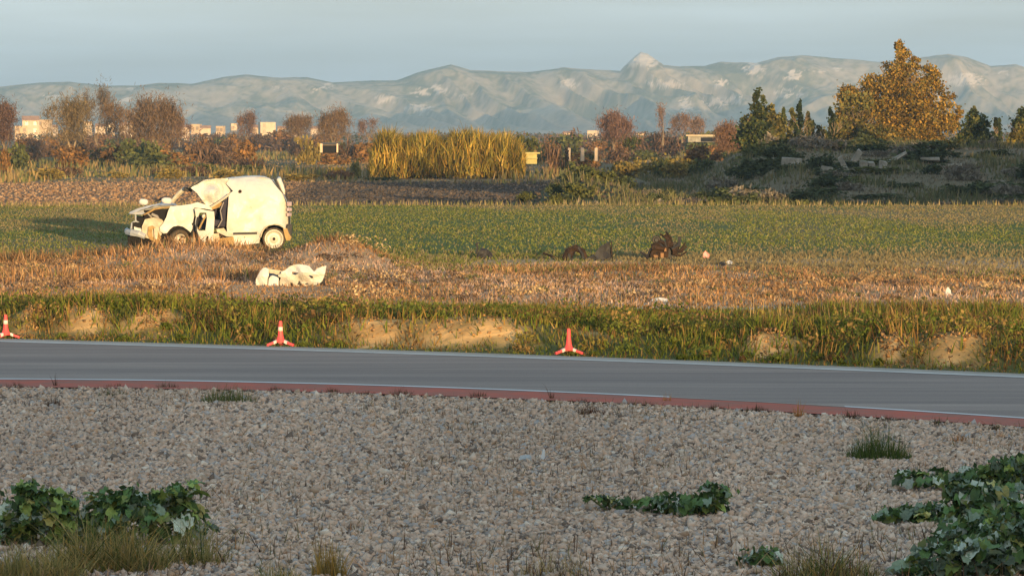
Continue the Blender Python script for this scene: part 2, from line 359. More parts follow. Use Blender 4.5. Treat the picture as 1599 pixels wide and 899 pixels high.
def quads_cloud(pos, size, C, up=0.0, elong=1.0, rng=RNG):
    n = len(pos); a = rng.normal(size=(n, 3)); a /= np.linalg.norm(a, axis=1)[:, None]
    b = rng.normal(size=(n, 3)); b[:, 2] += up * 3; b -= a * (a * b).sum(1)[:, None]; b /= np.linalg.norm(b, axis=1)[:, None]
    c_ = np.cross(a, b); sz = (size * rng.uniform(.55, 1.3, n))[:, None]
    A = b * sz * elong / 2; B = c_ * sz / 2
    V = np.stack([pos - A - B * .5, pos - A * .2 + B, pos + A + B * .3, pos + A * .3 - B], 1).reshape(-1, 3)
    Fc = np.arange(4 * n).reshape(n, 4); return V, Fc, np.repeat(C, 4, 0)
def blob_points(blobs, n, ncl=14, rng=RNG, shell=.35):
    """blobs (x,y,z,rx,ry,rz): points in sub-clumps spread over each blob"""
    vol = np.array([b[3] * b[5] for b in blobs]); vol = vol / vol.sum(); P_ = []; T_ = []
    for b, v in zip(blobs, vol):
        m = max(10, int(n * v)); k = max(4, int(ncl * len(blobs) * v))
        d = rng.normal(size=(k, 3)); d /= np.linalg.norm(d, axis=1)[:, None]; rr = rng.uniform(shell, 1.0, k)[:, None] ** .6; cc = d * rr
        ids = rng.integers(0, k, m); q = rng.normal(size=(m, 3)) * .22 * rng.uniform(.6, 1.3, k)[ids][:, None]
        p = (cc[ids] + q) * np.array(b[3:6]) + np.array(b[:3]); P_.append(p); T_.append(rng.uniform(0, 1, k)[ids])
    return np.concatenate(P_), np.concatenate(T_)
def palette(n, cols, wts, jit=.22):
    cols = np.array(cols); k = RNG.choice(len(cols), n, p=np.array(wts) / sum(wts))
    return cols[k] * (1 + RNG.uniform(-jit, jit, n))[:, None]

# green verge between road and track
n = 80000
y = RNG.uniform(0, 1, n) ** 1.0; x = RNG.uniform(-10.5, 11.5, n); y0 = road_far(x) + .22; y = y0 + (60.0 - y0) * y
sd_ = fbm(x * .45, y * .3, 41); pn = fbm(x * .55 + 3, y * .25, 141); dd = y - road_far(x)
sandm = np.maximum(patch_at(x, y) * .90, .5 * sst(.60, .68, sd_))
keep = RNG.uniform(0, 1, n) > sandm * .93; x, y, pn, dd, sd_ = x[keep], y[keep], pn[keep], dd[keep], sd_[keep]; n = len(x)
h = (.05 + .17 * sst(.3, 1.5, dd) * (.25 + 1.0 * sst(.38, .72, pn))) * RNG.uniform(.35, 1.15, n) * np.where(y > 58, .4, 1)
dry = fbm(x * .8 + 9, y * .5, 143)
Cg = palette(n, [(.10, .13, .02), (.15, .165, .026), (.22, .185, .04), (.06, .075, .016)], [4, 5, 3, 2])
Cd = palette(n, [(.26, .15, .045), (.17, .095, .035), (.34, .21, .08), (.10, .055, .025)], [3, 3, 1, 2])
isd = RNG.uniform(0, 1, n) < (.20 + .5 * sst(.45, .7, dry) + .5 * sst(57.5, 60, y) + .12 * sst(-2, 8, x))
C = np.where(isd[:, None], Cd, Cg)
tag(blades('verge_grass', x, y, h, RNG.uniform(.012, .034, n), C, 1.3), 'mixed green and drying weeds covering the bank along the far road edge', 'grass', kind='stuff')
# tall dry stalks sticking out of the verge
n = 900; x = RNG.uniform(-9, 10, n); y = RNG.uniform(51, 60, n)
kk = fbm(x * .6, y * .4, 151) > .5; x, y = x[kk], y[kk]; n = len(x)
tag(blades('dry_stalks', x, y, RNG.uniform(.2, .5, n), RNG.uniform(.008, .016, n), palette(n, [(.34, .23, .11), (.24, .15, .08)], [2, 1]), .4), 'tall thin dry stalks rising out of the green verge', 'grass', kind='stuff')

# dry grass margin between track and field
n = 60000; x = RNG.uniform(-13, 14, n); y = RNG.uniform(60.3, 86, n)
pn = fbm(x * .4, y * .2, 161); cl = fbm(x * 1.1, y * .5, 163); edge = fbm(x * .3, y * .1, 165)
lim_y = np.interp(x / y * F + CX, [-300, 0, 180, 400, 560, 640, 700, 900, 1100, 1300, 1600, 1900], [82, 82, 84, 84, 83, 77, 74.5, 77.5, 76, 72.5, 70, 70]) + 2.2 * (edge - .5)
keep = (y < lim_y) & (RNG.uniform(0, 1, n) < .25 + 1.1 * sst(.3, .6, cl)); x, y, pn, cl = x[keep], y[keep], pn[keep], cl[keep]; n = len(x)
left = 1 - sst(500, 700, x / y * F + CX)
h = (.035 + .20 * sst(.42, .75, pn) * (.25 + .75 * left) + .07 * cl) * RNG.uniform(.35, 1.2, n)
mnd = np.exp(-((x + 6.9) / 2.3) ** 2 - ((y - 79) / 3.0) ** 2) + np.exp(-((x + 3.6) / 1.3) ** 2 - ((y - 76) / 2.4) ** 2)
h = h * np.where((np.abs(x + 3.95) < 1.0) & (y > 61.5) & (y < 66.6), .35, 1) * np.where(y > 81, np.minimum(1, .5 + mnd), 1)
bush = sst(.52, .62, fbm(x * .5, y * .25, 167))[:, None]
C = palette(n, [(.44, .235, .105), (.35, .17, .075), (.50, .31, .155), (.17, .095, .05)], [4, 3, 3, 3]) * (1 - bush * .45) * (.7 + .6 * fbm(x * 1.3, y * .35, 169))[:, None]
C = np.where((RNG.uniform(0, 1, n) < .10 * (1 - left) + .05)[:, None], palette(n, [(.11, .13, .04)], [1]), C)
tag(blades('dry_grass', x, y, h, RNG.uniform(.014, .042, n), C, 1.5), 'dry tan and rust grass on the rough margin before the green field', 'grass', kind='stuff')

n = 62000; x = RNG.uniform(-13, 14, n); y = RNG.uniform(59, 79, n); kk = (y < np.interp(x / y * F + CX, [-300, 560, 700, 900, 1300, 1900], [79, 79, 76, 79, 74, 72])); x, y = x[kk], y[kk]; n = len(x)
pk = sst(.42, .62, fbm(x * .45 + 4, y * .22, 173))[:, None]
tag(blades('straw_litter', x, y, RNG.uniform(.02, .085, n) * np.where((np.abs(x + 3.95) < 1.0) & (y > 61.5) & (y < 66.0), .55, 1), RNG.uniform(.015, .05, n), palette(n, [(.45, .24, .105), (.33, .17, .075), (.48, .29, .14), (.15, .085, .045)], [4, 4, 2, 3]) * (1 - pk) + palette(n, [(.56, .38, .27), (.48, .31, .225), (.30, .19, .14)], [3, 3, 2]) * pk, 2.2), 'flattened straw and litter lying over the rough margin', 'straw', kind='stuff')
def clumps(name, xs, ys, rad, hgt, per, size, cols, label, cat='weeds'):
    m = len(xs); ids = np.repeat(np.arange(m), per); q = RNG.normal(size=(len(ids), 3)); q /= np.linalg.norm(q, axis=1)[:, None]; q *= RNG.uniform(.3, 1, len(ids))[:, None] ** .5; q[:, 2] = np.abs(q[:, 2])
    pos = np.stack([xs[ids] + q[:, 0] * rad[ids], ys[ids] + q[:, 1] * rad[ids], gz(xs, ys)[ids] + q[:, 2] * hgt[ids]], -1)
    cols = np.array(cols); base_ = cols[RNG.integers(0, len(cols), m)]; C = base_[ids] * RNG.uniform(.55, 1.4, len(ids))[:, None]
    V, Fc, CC_ = quads_cloud(pos, np.full(len(pos), size), C, .3, 1.8)
    return tag(link(name, npmesh(name, V, Fc, CC_), None, M_plant), label, cat, kind='stuff')
m_ = 760; x = RNG.uniform(-10, 11, m_); y = road_far(x) + .5 + RNG.uniform(0, 1, m_) * 9.5; kk = (patch_at(x, y) < .35) | (RNG.uniform(0, 1, m_) < .22); x, y = x[kk], y[kk]; m_ = len(x)
hg = (.07 + .24 * RNG.uniform(0, 1, m_) ** 1.5) * sst(.2, 1.6, y - road_far(x)) + .03
clumps('verge_weeds', x, y, hg * RNG.uniform(.8, 1.8, m_), hg, 70, .032, [(.13, .145, .025), (.08, .10, .018), (.20, .16, .04), (.27, .17, .06), (.16, .09, .04), (.12, .14, .03), (.06, .065, .02)], 'bushy green and brown weeds crowding the bank beside the road')
m_ = 420; x = RNG.uniform(-13, 13, m_); y = RNG.uniform(60.5, 77, m_); kk = ((np.abs(x + 3.95) > 1.2) | (y > 67)) & (y < np.interp(x / y * F + CX, [-300, 560, 700, 900, 1300, 1900], [78, 78, 72, 74, 70, 68])); x, y = x[kk], y[kk]; m_ = len(x)
hg = .05 + .20 * RNG.uniform(0, 1, m_) ** 2.2 * np.where(x < -2, 1.3, .8)
clumps('dry_weeds', x, y, hg * RNG.uniform(1, 2.4, m_), hg, 80, .032, [(.40, .25, .125), (.30, .18, .095), (.20, .13, .08), (.14, .09, .06), (.50, .34, .18), (.15, .14, .06)], 'low rust and tan dead weeds heaped on the rough margin')

# clods and broken straw on the margin
def rocks_mesh(name, x, y, r, C, mat, zs=None, flat=.7, tilt=.45, label=None, cat='stones'):
    n = len(x)
    cb = np.array([(1, 0, 0), (0, 1, 0), (-1, 0, 0), (0, -1, 0), (0, 0, 1), (0, 0, -1)]) * 1.05
    f = np.array([(0, 1, 4), (1, 2, 4), (2, 3, 4), (3, 0, 4), (1, 0, 5), (2, 1, 5), (3, 2, 5), (0, 3, 5)])
    V = cb[None] * (1 + RNG.uniform(-.3, .3, (n, 6, 3))) + RNG.uniform(-.38, .38, (n, 6, 3))
    sc = np.stack([RNG.uniform(.7, 1.35, n), RNG.uniform(.7, 1.2, n), RNG.uniform(.45, .9, n)], -1); V = V * sc[:, None]
    q = RNG.normal(size=(n, 4)); q[:, 1:3] *= tilt; q /= np.linalg.norm(q, axis=1)[:, None]; a, b, c_, d_ = q.T
    R = np.stack([np.stack([1 - 2 * (c_ * c_ + d_ * d_), 2 * (b * c_ - a * d_), 2 * (b * d_ + a * c_)], -1), np.stack([2 * (b * c_ + a * d_), 1 - 2 * (b * b + d_ * d_), 2 * (c_ * d_ - a * b)], -1), np.stack([2 * (b * d_ - a * c_), 2 * (c_ * d_ + a * b), 1 - 2 * (b * b + c_ * c_)], -1)], 1)
    V = np.einsum('nij,nkj->nki', R, V) * r[:, None, None]
    z = (gz(x, y) if zs is None else zs) + r * flat * RNG.uniform(-.15, .5, n)
    V += np.stack([x, y, z], -1)[:, None]
    Fc = (np.arange(n)[:, None, None] * 6 + f[None]).reshape(-1, 3)
    o = link(name, npmesh(name, V.reshape(-1, 3), Fc, np.repeat(C, 6, 0)), None, mat)
    return tag(o, label, cat, kind='stuff')
n = 5200; x = RNG.uniform(-12, 14, n); y = RNG.uniform(58.5, 79, n); kk = (fbm(x * .5, y * .3, 171) > .50) & ((x > -4.5) | (y < 62)); x, y = x[kk], y[kk]; n = len(x)
rocks_mesh('clods', x, y, RNG.uniform(.015, .07, n) * RNG.uniform(.4, 1, n), palette(n, [(.36, .22, .12), (.26, .15, .08), (.40, .27, .16), (.13, .085, .05)], [3, 3, 2, 2]), M_stone, label='clods of tan earth and straw lying along the field margin', cat='clods')

n = 2400; k_ = RNG.integers(0, len(PATCH), n); pa = np.array(PATCH)[k_]; x = pa[:, 0] + pa[:, 1] * RNG.uniform(-1.2, 1.2, n); y = road_far(x) + RNG.uniform(.6, 2.6, n)
rocks_mesh('bank_earth_clods', x, y, RNG.uniform(.01, .028, n), palette(n, [(.34, .18, .07), (.26, .15, .07), (.42, .25, .11), (.12, .07, .035)], [3, 3, 1, 2]), M_stone, label='crumbled orange earth on the bare faces of the roadside bank', cat='clods')
# sprouting green field
n = 165000; y = 80 + 62 * RNG.uniform(0, 1, n) ** .85; y[:44000] = RNG.uniform(80, 84, 44000); x = RNG.uniform(-1, 1, n) * (y * .138 + 3.5)
lo = np.interp(x / y * F + CX, [-300, 560, 640, 1100, 1300, 1900], [80, 80, 73.5, 73, 69, 66]); y = np.where(y < 84, lo + (y - 80) * (84 - lo) / 4, y)
pn = fbm(x * .22, y * .05, 181); fine = fbm(x * .8, y * .35, 183); bare = sst(.58, .70, fbm(x * .25 + 7, y * .09, 185)) * (1 - sst(105, 120, y) * .7)
keep = RNG.uniform(0, 1, n) > bare * .75; x, y, pn, fine = x[keep], y[keep], pn[keep], fine[keep]; n = len(x)
h = (.02 + .055 * fine) * RNG.uniform(.5, 1.2, n) * np.where(y < 86, 1.7, 1)
Cg = palette(n, [(.17, .175, .04), (.13, .15, .035), (.23, .205, .075), (.075, .085, .025)], [4, 4, 3, 2], .25)
Cb = palette(n, [(.25, .20, .10), (.20, .15, .08)], [1, 1])
C = np.where((RNG.uniform(0, 1, n) < .10 + .75 * sst(.45, .62, pn) + .35 * (1 - sst(80, 92, y)))[:, None], Cb, Cg)
tag(blades('field_crop', x, y, h, RNG.uniform(.025, .07, n), C, 2.2), 'low green crop sprouting across the flat field round the wrecked van', 'crop', kind='stuff')

# ploughed soil beyond the field, rough grass before the scrub
n = 26000; y = RNG.uniform(146, 262, n); x = RNG.uniform(-1, 1, n) * (y * .138 + 4); kk = x < 9; x, y = x[kk], y[kk]; n = len(x)
dk = sst(-.5, .5, (x / y * F + CX - 430) / 120 - (y - 200) * .006)[:, None]
Cp = palette(n, [(.29, .17, .095), (.22, .13, .075), (.34, .215, .125)], [3, 2, 2]) * (1 - dk) + palette(n, [(.085, .06, .045), (.11, .08, .06), (.065, .05, .04)], [2, 2, 2]) * dk
rocks_mesh('ploughed_clods', x, y, RNG.uniform(.05, .16, n), Cp, M_stone, flat=.2, label='brown clods of the ploughed strip beyond the green field', cat='soil')
n = 4200; x = RNG.uniform(-24, 22, n); y = 141 + RNG.uniform(-1.5, 1.5, n) + (fbm(x * .2, x * 0, 191) - .5) * 3
tag(blades('field_edge_grass', x, y, RNG.uniform(.08, .28, n), RNG.uniform(.02, .06, n), palette(n, [(.36, .26, .13), (.26, .22, .09), (.15, .14, .05)], [3, 2, 2]), .6), 'pale dry grass fringe along the back edge of the green field', 'grass', kind='stuff')
n = 30000; y = RNG.uniform(250, 620, n); x = RNG.uniform(-1, 1, n) * (y * .138 + 6)
kk = ~((x > 9) & (y < 420)); x, y = x[kk], y[kk]; n = len(x); pn = fbm(x * .08, y * .03, 195)
h = (.15 + .75 * sst(.45, .65, pn)) * RNG.uniform(.4, 1.1, n)
C = np.where((pn > .52)[:, None], palette(n, [(.20, .15, .06), (.13, .13, .05), (.30, .20, .09)], [3, 3, 2]), palette(n, [(.27, .18, .10), (.20, .13, .075), (.13, .12, .06)], [3, 2, 2]))
tag(blades('scrub_grass', x, y, h, RNG.uniform(.10, .28, n), C, .5, M_far), 'rough tan and olive scrub grass on the fallow land beyond the ploughed strip', 'grass', kind='stuff')

# ------------------------------------------------------------------ gravel
n = 165000; y = 20.5 + 21.5 * RNG.uniform(0, 1, n) ** .93; x = RNG.uniform(-1, 1, n) * (y * .138 + 1.3)
kk = y < kerb_near(x) - .02 + .10 * (vnoise(x * 4, y * 0, 201) - .5); x, y = x[kk], y[kk]; n = len(x)
r = np.clip(RNG.lognormal(-4.0, .34, n), .009, .042)
C = palette(n, [(.62, .44, .315), (.54, .385, .28), (.66, .49, .36), (.45, .32, .22), (.70, .57, .44), (.52, .33, .20), (.20, .15, .115), (.42, .37, .33)], [7, 6, 4, 4, 1.2, .8, 2.4, 3], .12)
C = C * (.86 + .28 * fbm(x * .5, y * .3, 203))[:, None]
rocks_mesh('gravel', x, y, r, C, M_stone, label='grey and beige crushed stone covering the ground in the foreground', cat='gravel')
# a few stones spilled over the red apron
n = 700; x = RNG.uniform(-7, 7, n); y = kerb_near(x) + RNG.uniform(0, .35, n) ** 1.6
rocks_mesh('spilled_stones', x, y, RNG.uniform(.008, .022, n), palette(n, [(.3, .26, .23), (.2, .17, .14)], [1, 1]), M_stone, label='small stones spilled over the edge of the red kerb apron', cat='gravel')
# thin dry grass growing through the gravel
def tuft(name, px, py, wpx, hpx, n, cols, wts, label, cat='grass tuft', lean=.9, depth=.5, bw=(.004, .010), group=None):
    g = G(px, py); sc = F / g.y; rw = wpx / sc / 2; hh = hpx / sc
    a = RNG.uniform(0, 2 * pi, n); rr = np.sqrt(RNG.uniform(0, 1, n)); x = np.cos(a) * rr * rw; y = np.sin(a) * rr * rw * depth
    h = 1.45 * hh * (1 - .7 * rr ** 2) * (.45 + .8 * fbm(x * 14 / hh * .12 + px, y * 3, 17)) * RNG.uniform(.25, 1.1, n)
    o = blades(name, x, y, h, RNG.uniform(*bw, n), palette(n, cols, wts), lean, z=np.zeros(n))
    o.location = (g.x, g.y, gzf(g.x, g.y)); return tag(o, label, cat, group)

# ------------------------------------------------------------------ bent sheet metal
def inside(p, poly):
    x, y = p; r = False; j = len(poly) - 1
    for i in range(len(poly)):
        xi, yi = poly[i]; xj, yj = poly[j]
        if (yi > y) != (yj > y) and x < (xj - xi) * (y - yi) / (yj - yi) + xi: r = not r
        j = i
    return r
def sheet(name, outline, mat, parent, conv, wf=None, thick=.02, sp=.07, crumple=0.0, holes=(), seed=0, smooth=False, cs=5.0, label=None):
    loops = [[conv(p) for p in outline]] + [[conv(p) for p in h] for h in holes]
    pts = []; edges = []; rnd = random.Random(seed)
    for lp in loops:
        ring = []
        for i, a in enumerate(lp):
            b = lp[(i + 1) % len(lp)]; n = max(1, int(math.dist(a, b) / sp))
            for k in range(n): ring.append((a[0] + (b[0] - a[0]) * k / n, a[1] + (b[1] - a[1]) * k / n))
        s = len(pts); pts += ring; edges += [(s + i, s + (i + 1) % len(ring)) for i in range(len(ring))]
    xs = [p[0] for p in loops[0]]; zs = [p[1] for p in loops[0]]; x = min(xs)
    while x < max(xs):
        z = min(zs)
        while z < max(zs):
            p = (x + rnd.uniform(-.3, .3) * sp, z + rnd.uniform(-.3, .3) * sp)
            if inside(p, loops[0]) and not any(inside(p, h) for h in loops[1:]) and min(math.dist(p, q) for q in pts[:len(edges)]) > sp * .45: pts.append(p)
            z += sp
        x += sp
    vo, eo, fo, *_ = delaunay_2d_cdt([Vector(p) for p in pts], edges, [], 0, 1e-5)
    fs = []
    for f in fo:
        c = (sum(vo[i][0] for i in f) / 3, sum(vo[i][1] for i in f) / 3)
        if inside(c, loops[0]) and not any(inside(c, h) for h in loops[1:]): fs.append(tuple(f))
    V = []
    for v in vo:
        u, z = v[0], v[1]; w = wf(u, z) if wf else 0.0
        if crumple:
            q = fbm(np.array([u * cs + seed]), np.array([z * cs + 3.1]), seed, 3)[0]; q2 = vnoise(np.array([u * cs * .7 + 9]), np.array([z * cs * .7 + seed]), seed + 5)[0]
            w += crumple * ((1 - abs(2 * q2 - 1)) * 1.2 + q - 1.1)
        V.append((u, w, z))
    n = len(V); cnt = {}
    for f in fs:
        for i in range(3):
            e = (f[i], f[(i + 1) % 3]); cnt[e] = cnt.get(e, 0) + 1
    F2 = list(fs) + [tuple(i + n for i in f[::-1]) for f in fs]
    for (a, b) in cnt:
        if (b, a) not in cnt: F2.append((b, a, a + n, b + n))
    me = bpy.data.meshes.new(name); me.from_pydata(V + [(v[0], v[1] + thick, v[2]) for v in V], [], F2); me.update()
    if smooth:
        me.polygons.foreach_set('use_smooth', np.ones(len(me.polygons), bool)); me.set_sharp_from_angle(angle=radians(40))
    o = link(name, me, parent, mat)
    if label: o['label'] = label
    return o

# ------------------------------------------------------------------ the wrecked van
M_white = shader('scuffed_white_paint', (.58, .56, .51), rough=.42, spec=.4, noise=(2.6, .45, (.50, .46, .40)), bump=(2.6, .75, .09))
M_whiteb = shader('bare_primer_white', (.52, .47, .36), rough=.6, spec=.3, noise=(5, .6, (.30, .23, .15)))
M_greysheet = shader('shade_grey_metal', (.36, .37, .39), rough=.5, spec=.4, noise=(6, .5, (.22, .22, .24)), bump=(6, .5, .03))  # shade of the front turned from the sun is put into this grey
M_black = shader('black_plastic', (.022, .022, .025), rough=.6, spec=.3, noise=(7, .6, (.055, .045, .038)))
M_seat = shader('dark_seat_cloth', (.035, .037, .06), rough=.95, noise=(9, .5, (.08, .06, .06)))
M_tyre = shader('dusty_tyre', (.055, .045, .035), rough=.95, noise=(8, .7, (.14, .10, .065)))
M_rim = shader('steel_wheel', (.52, .48, .40), rough=.5, metal=.25, noise=(6, .5, (.34, .29, .22)))
M_rust = shader('rusty_steel', (.05, .028, .018), rough=.9, noise=(9, 1, (.008, .007, .007)), bump=(10, .6, .02))
M_rail = shader('orange_lit_metal', (.40, .26, .10), rough=.6, noise=(6, .6, (.17, .09, .045)))  # orange of the low sunlight on bent rails is put into the colour
M_lamp = shader('red_lamp_plastic', (.35, .03, .03), rough=.3, spec=.5)
M_bag = shader('airbag_cloth', (.60, .55, .50), rough=.9)
M_glass = shader('dirty_glass', (.05, .055, .06), rough=.12, spec=.6)
M_nearblack = shader('dark_interior', (.018, .016, .016), rough=1)  # near-black for dark parts, and in place of shade inside cavities and openings

VY = 88.3; vo_ = G(201, HZ + CH * F / VY)
van = empty('wrecked_van', (P(200.6, 388.5, VY).x - .0, VY - .45, 0), radians(7))
tag(van, 'crashed white panel van with crushed cab and hanging door standing in the green field', 'van')
cv = lambda p: ((p[0] - 110) / 346.0, (688 - p[1]) / 346.0)
WV = 1.62
def side_w(u, z):
    w = .02 * (1 - min(1, max(0, (z - .35) / .5))) + (.42 * max(0, (z - 1.02) / .68) ** 2.2)
    e = max(0, (u - 3.55) / .35); return w + .30 * e ** 2.2
arch = [(1408, 528), (1395, 507), (1360, 488), (1318, 482), (1275, 490), (1240, 512), (1220, 545), (1206, 590)]
side = [(1452, 430), (1450, 482), (1424, 512)] + arch + [(1196, 640), (1000, 660), (985, 582), (935, 560), (930, 500), (936, 400), (950, 235), (985, 210), (930, 150), (960, 108), (1050, 99), (1120, 93), (1185, 91), (1255, 97), (1305, 118), (1340, 172), (1392, 235), (1420, 290), (1440, 355)]
far_side = [(1452, 430), (1450, 482), (1400, 600), (1196, 640), (1000, 660), (985, 582), (935, 560), (950, 235), (930, 112), (1050, 99), (1185, 91), (1255, 97), (1305, 118), (1392, 235), (1440, 355)]
sheet('side_panel', side, M_white, van, cv, side_w, .02, .055, .13, seed=3, smooth=True, cs=3.4)
sheet('side_panel', far_side, M_white, van, cv, lambda u, z: WV - side_w(u, z), .02, .11, .03, seed=5, smooth=True, cs=2.4)
dn = MB(); c_ = cv((1043, 217)); dn.lathe([(.001, .012), (.03, .010), (.04, 0), (.05, -.03)], 9, Matrix.Translation((c_[0], side_w(c_[0], c_[1]) - .012, c_[1])) @ Matrix.Rotation(pi / 2, 4, 'X')); dn.build('rusty_hole', M_rust, van, jit=.004)
cs_ = MB(); cs_.tube([(cv(p)[0], side_w(*cv(p)) - .004, cv(p)[1]) for p in ((1048, 225), (1068, 262), (1100, 310), (1140, 352))], [.004, .012, .010, .003], 5); cs_.build('crease', M_whiteb, van, True)
# wheel arch lip and dark arch liner
lip = MB(); pts = [Vector((cv(p)[0], -.005, cv(p)[1])) for p in arch]; lip.tube(pts, .020, 6); lip.build('wheel_arch_lip', M_whiteb, van, True)
ln = MB(); cxr, czr = cv((1312, 600))
for k in range(9):
    a0 = pi * k / 9 - .1; a1 = pi * (k + 1) / 9 - .1
    ln.add([(cxr + .345 * cos(a), yy, czr + .345 * sin(a)) for a in (a0, a1) for yy in (.04, .42)], [(0, 1, 3, 2)])
ln.build('wheel_arch_liner', M_rail, van)
# roof: sheet spanning across, crumpled towards the front
roofline = [(655, 182), (690, 158), (720, 140), (770, 124), (850, 113), (930, 110), (1000, 103), (1060, 99), (1120, 94), (1185, 92), (1255, 98), (1300, 116)]
rl = [cv(p) for p in roofline]; RU = np.linspace(rl[0][0], rl[-1][0], 42); RZ = np.interp(RU, [p[0] for p in rl], [p[1] for p in rl])
V = []; nw = 15
for i, u in enumerate(RU):
    for j in range(nw):
        t_ = j / (nw - 1); w = .40 + t_ * (WV - .80); fr = max(0, 1 - (u - RU[0]) / 1.1)
        sag = sin(pi * t_) * (.03 - .05 * fr); nn = float(fbm(np.array([u * 3.5]), np.array([w * 3.5]), 301, 3)[0]) - .5
        V.append((u - .12 * fr * (1 - t_), w, RZ[i] + sag * (1 if t_ > 0 else 0) + nn * .12 * fr * (t_ > .02) - .012))
idx = np.arange(42 * nw).reshape(42, nw); q = np.stack([idx[:-1, :-1], idx[1:, :-1], idx[1:, 1:], idx[:-1, 1:]], -1).reshape(-1, 4)
link('roof', npmesh('roof', np.array(V), q, None, True), van, M_white)
# crushed front of the roof folded down over the cab
def fold_w(u, z):
    return .40 - 1.0 * max(0, (1.52 - z)) * .55 + .10 * max(0, z - 1.5)
sheet('crushed_roof_panel', [(640, 186), (660, 172), (700, 152), (730, 134), (760, 120), (850, 109), (945, 106), (970, 160), (985, 212), (952, 234), (915, 262), (862, 298), (800, 338), (775, 332), (745, 302), (715, 262), (690, 226)], M_white, van, cv, fold_w, .018, .05, .26, seed=11, cs=4.2, label='crumpled white roof front folded down over the cab')
rail = MB(); rail.tube([(cv(p)[0], y_, cv(p)[1]) for p, y_ in (((955, 236), .12), ((915, 268), .08), ((860, 306), .05), ((795, 346), .03))], .026, 6); rail.build('roof_rail', M_whiteb, van)
sheet('door_frame_rail', [(778, 356), (800, 346), (868, 308), (893, 302), (886, 330), (850, 352), (805, 364), (780, 362)], M_rail, van, cv, lambda u, z: .10, .04, .06, .03, seed=14)
# tailgate and rear trim
back = MB(); bz = [(1318, 118), (1352, 172), (1400, 236), (1428, 290), (1446, 355), (1458, 430), (1456, 490), (1448, 560), (1440, 600)]
nb = len(bz); vs = []
for p in bz:
    u, z = cv(p)
    for j in range(9):
        t_ = j / 8; wi = side_w(3.4, z); w = wi + .06 + (WV - 2 * wi - .12) * t_
        vs.append((u + .05 * sin(pi * t_) - .02, w, z))
back.add(vs, [(i * 9 + j, i * 9 + j + 1, (i + 1) * 9 + j + 1, (i + 1) * 9 + j) for i in range(nb - 1) for j in range(8)])
back.build('tailgate', M_white, van, True)
sp_ = MB(); sp_.tube([(cv(p)[0], .30, cv(p)[1]) for p in ((1352, 112), (1368, 124), (1384, 160), (1400, 205), (1412, 240))], [.035, .055, .055, .045, .015], 9)
sp_.tube([(cv((1372, 122))[0], .30, cv((1372, 122))[1]), (cv((1372, 122))[0] + .05, 1.3, cv((1372, 122))[1] + .02)], .05, 8); sp_.build('rear_spoiler', M_white, van, True)
gp = MB(); gp.tube([(cv(p)[0], .28, cv(p)[1]) for p in ((1330, 118), (1345, 150), (1366, 190), (1395, 228))], [.016, .022, .018, .012], 6); gp.build('rear_gap_shade', M_black, van, True)  # black strip drawn in place of the shaded gap beside the spoiler
tl = MB()
for z0, z1 in ((.72, .80), (.84, .92), (.96, 1.06)): tl.box((3.86, .13, (z0 + z1) / 2 + .06), (.07, .13, z1 - z0), Matrix.Rotation(radians(-35), 3, 'Z'))
tl.build('tail_light', shader('pale_lamp_plastic', (.55, .42, .42), rough=.3, spec=.5, noise=(9, .6, (.2, .1, .1))), van, bevel=.01)
bmp = MB(); bmp.box((3.86, WV / 2, .46), (.12, WV - .1, .28), Matrix.Rotation(radians(4), 3, 'Y')); bmp.box((3.84, .12, .40), (.10, .16, .34)); bmp.build('rear_bumper', M_black, van, bevel=.02, jit=.012)
sheet('torn_bumper_end', [(1392, 520), (1425, 516), (1440, 560), (1462, 590), (1450, 616), (1418, 618), (1405, 580)], M_rail, van, cv, lambda u, z: -.02, .02, .05, .05, seed=17)
fl = MB(); fl.add([(cv(p)[0], .30, cv(p)[1]) for p in ((1330, 150), (1410, 250), (1432, 300))] + [(cv(p)[0], 1.3, cv(p)[1]) for p in ((1330, 150), (1410, 250), (1432, 300))], [(0, 1, 4, 3), (1, 2, 5, 4)])
# rub strip, sill, lower body
rs = MB(); rs.box((cv((1082, 557))[0], -.022, cv((1082, 557))[1]), (.56, .03, .055), Matrix.Rotation(radians(-1.2), 3, 'Y')); rs.build('rub_strip', M_black, van, bevel=.008)
sheet('sill_panel', [(868, 598), (985, 585), (998, 662), (960, 668), (872, 676)], M_rail, van, cv, lambda u, z: .02, .03, .05, .05, seed=19)
sheet('bent_sill', [(845, 522), (905, 512), (925, 540), (980, 560), (984, 584), (930, 582), (880, 560), (850, 548)], M_whiteb, van, cv, lambda u, z: -.05, .02, .045, .06, seed=21)
sheet('torn_step', [(805, 560), (865, 555), (872, 600), (868, 684), (826, 688), (800, 660)], M_whiteb, van, cv, lambda u, z: .0, .02, .05, .05, seed=23, label='pale torn sill piece under the door opening')
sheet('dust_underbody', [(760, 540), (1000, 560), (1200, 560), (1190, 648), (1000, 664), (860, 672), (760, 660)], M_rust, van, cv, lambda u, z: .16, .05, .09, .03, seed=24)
uf = MB(); uf.box((2.0, WV / 2, .30), (3.4, WV - .25, .06)); uf.box((2.95, WV / 2, .62), (1.4, WV - .5, .05)); uf.build('floor', M_nearblack, van)
bh = MB(); bh.box((2.52, WV / 2 + .05, .85), (.05, WV - .35, 1.1)); bh.build('bulkhead', M_nearblack, van)
ax = MB(); ax.tube([(cxr, .2, .27), (cxr, WV - .2, .27)], .04, 8); ax.build('rear_axle', M_black, van)
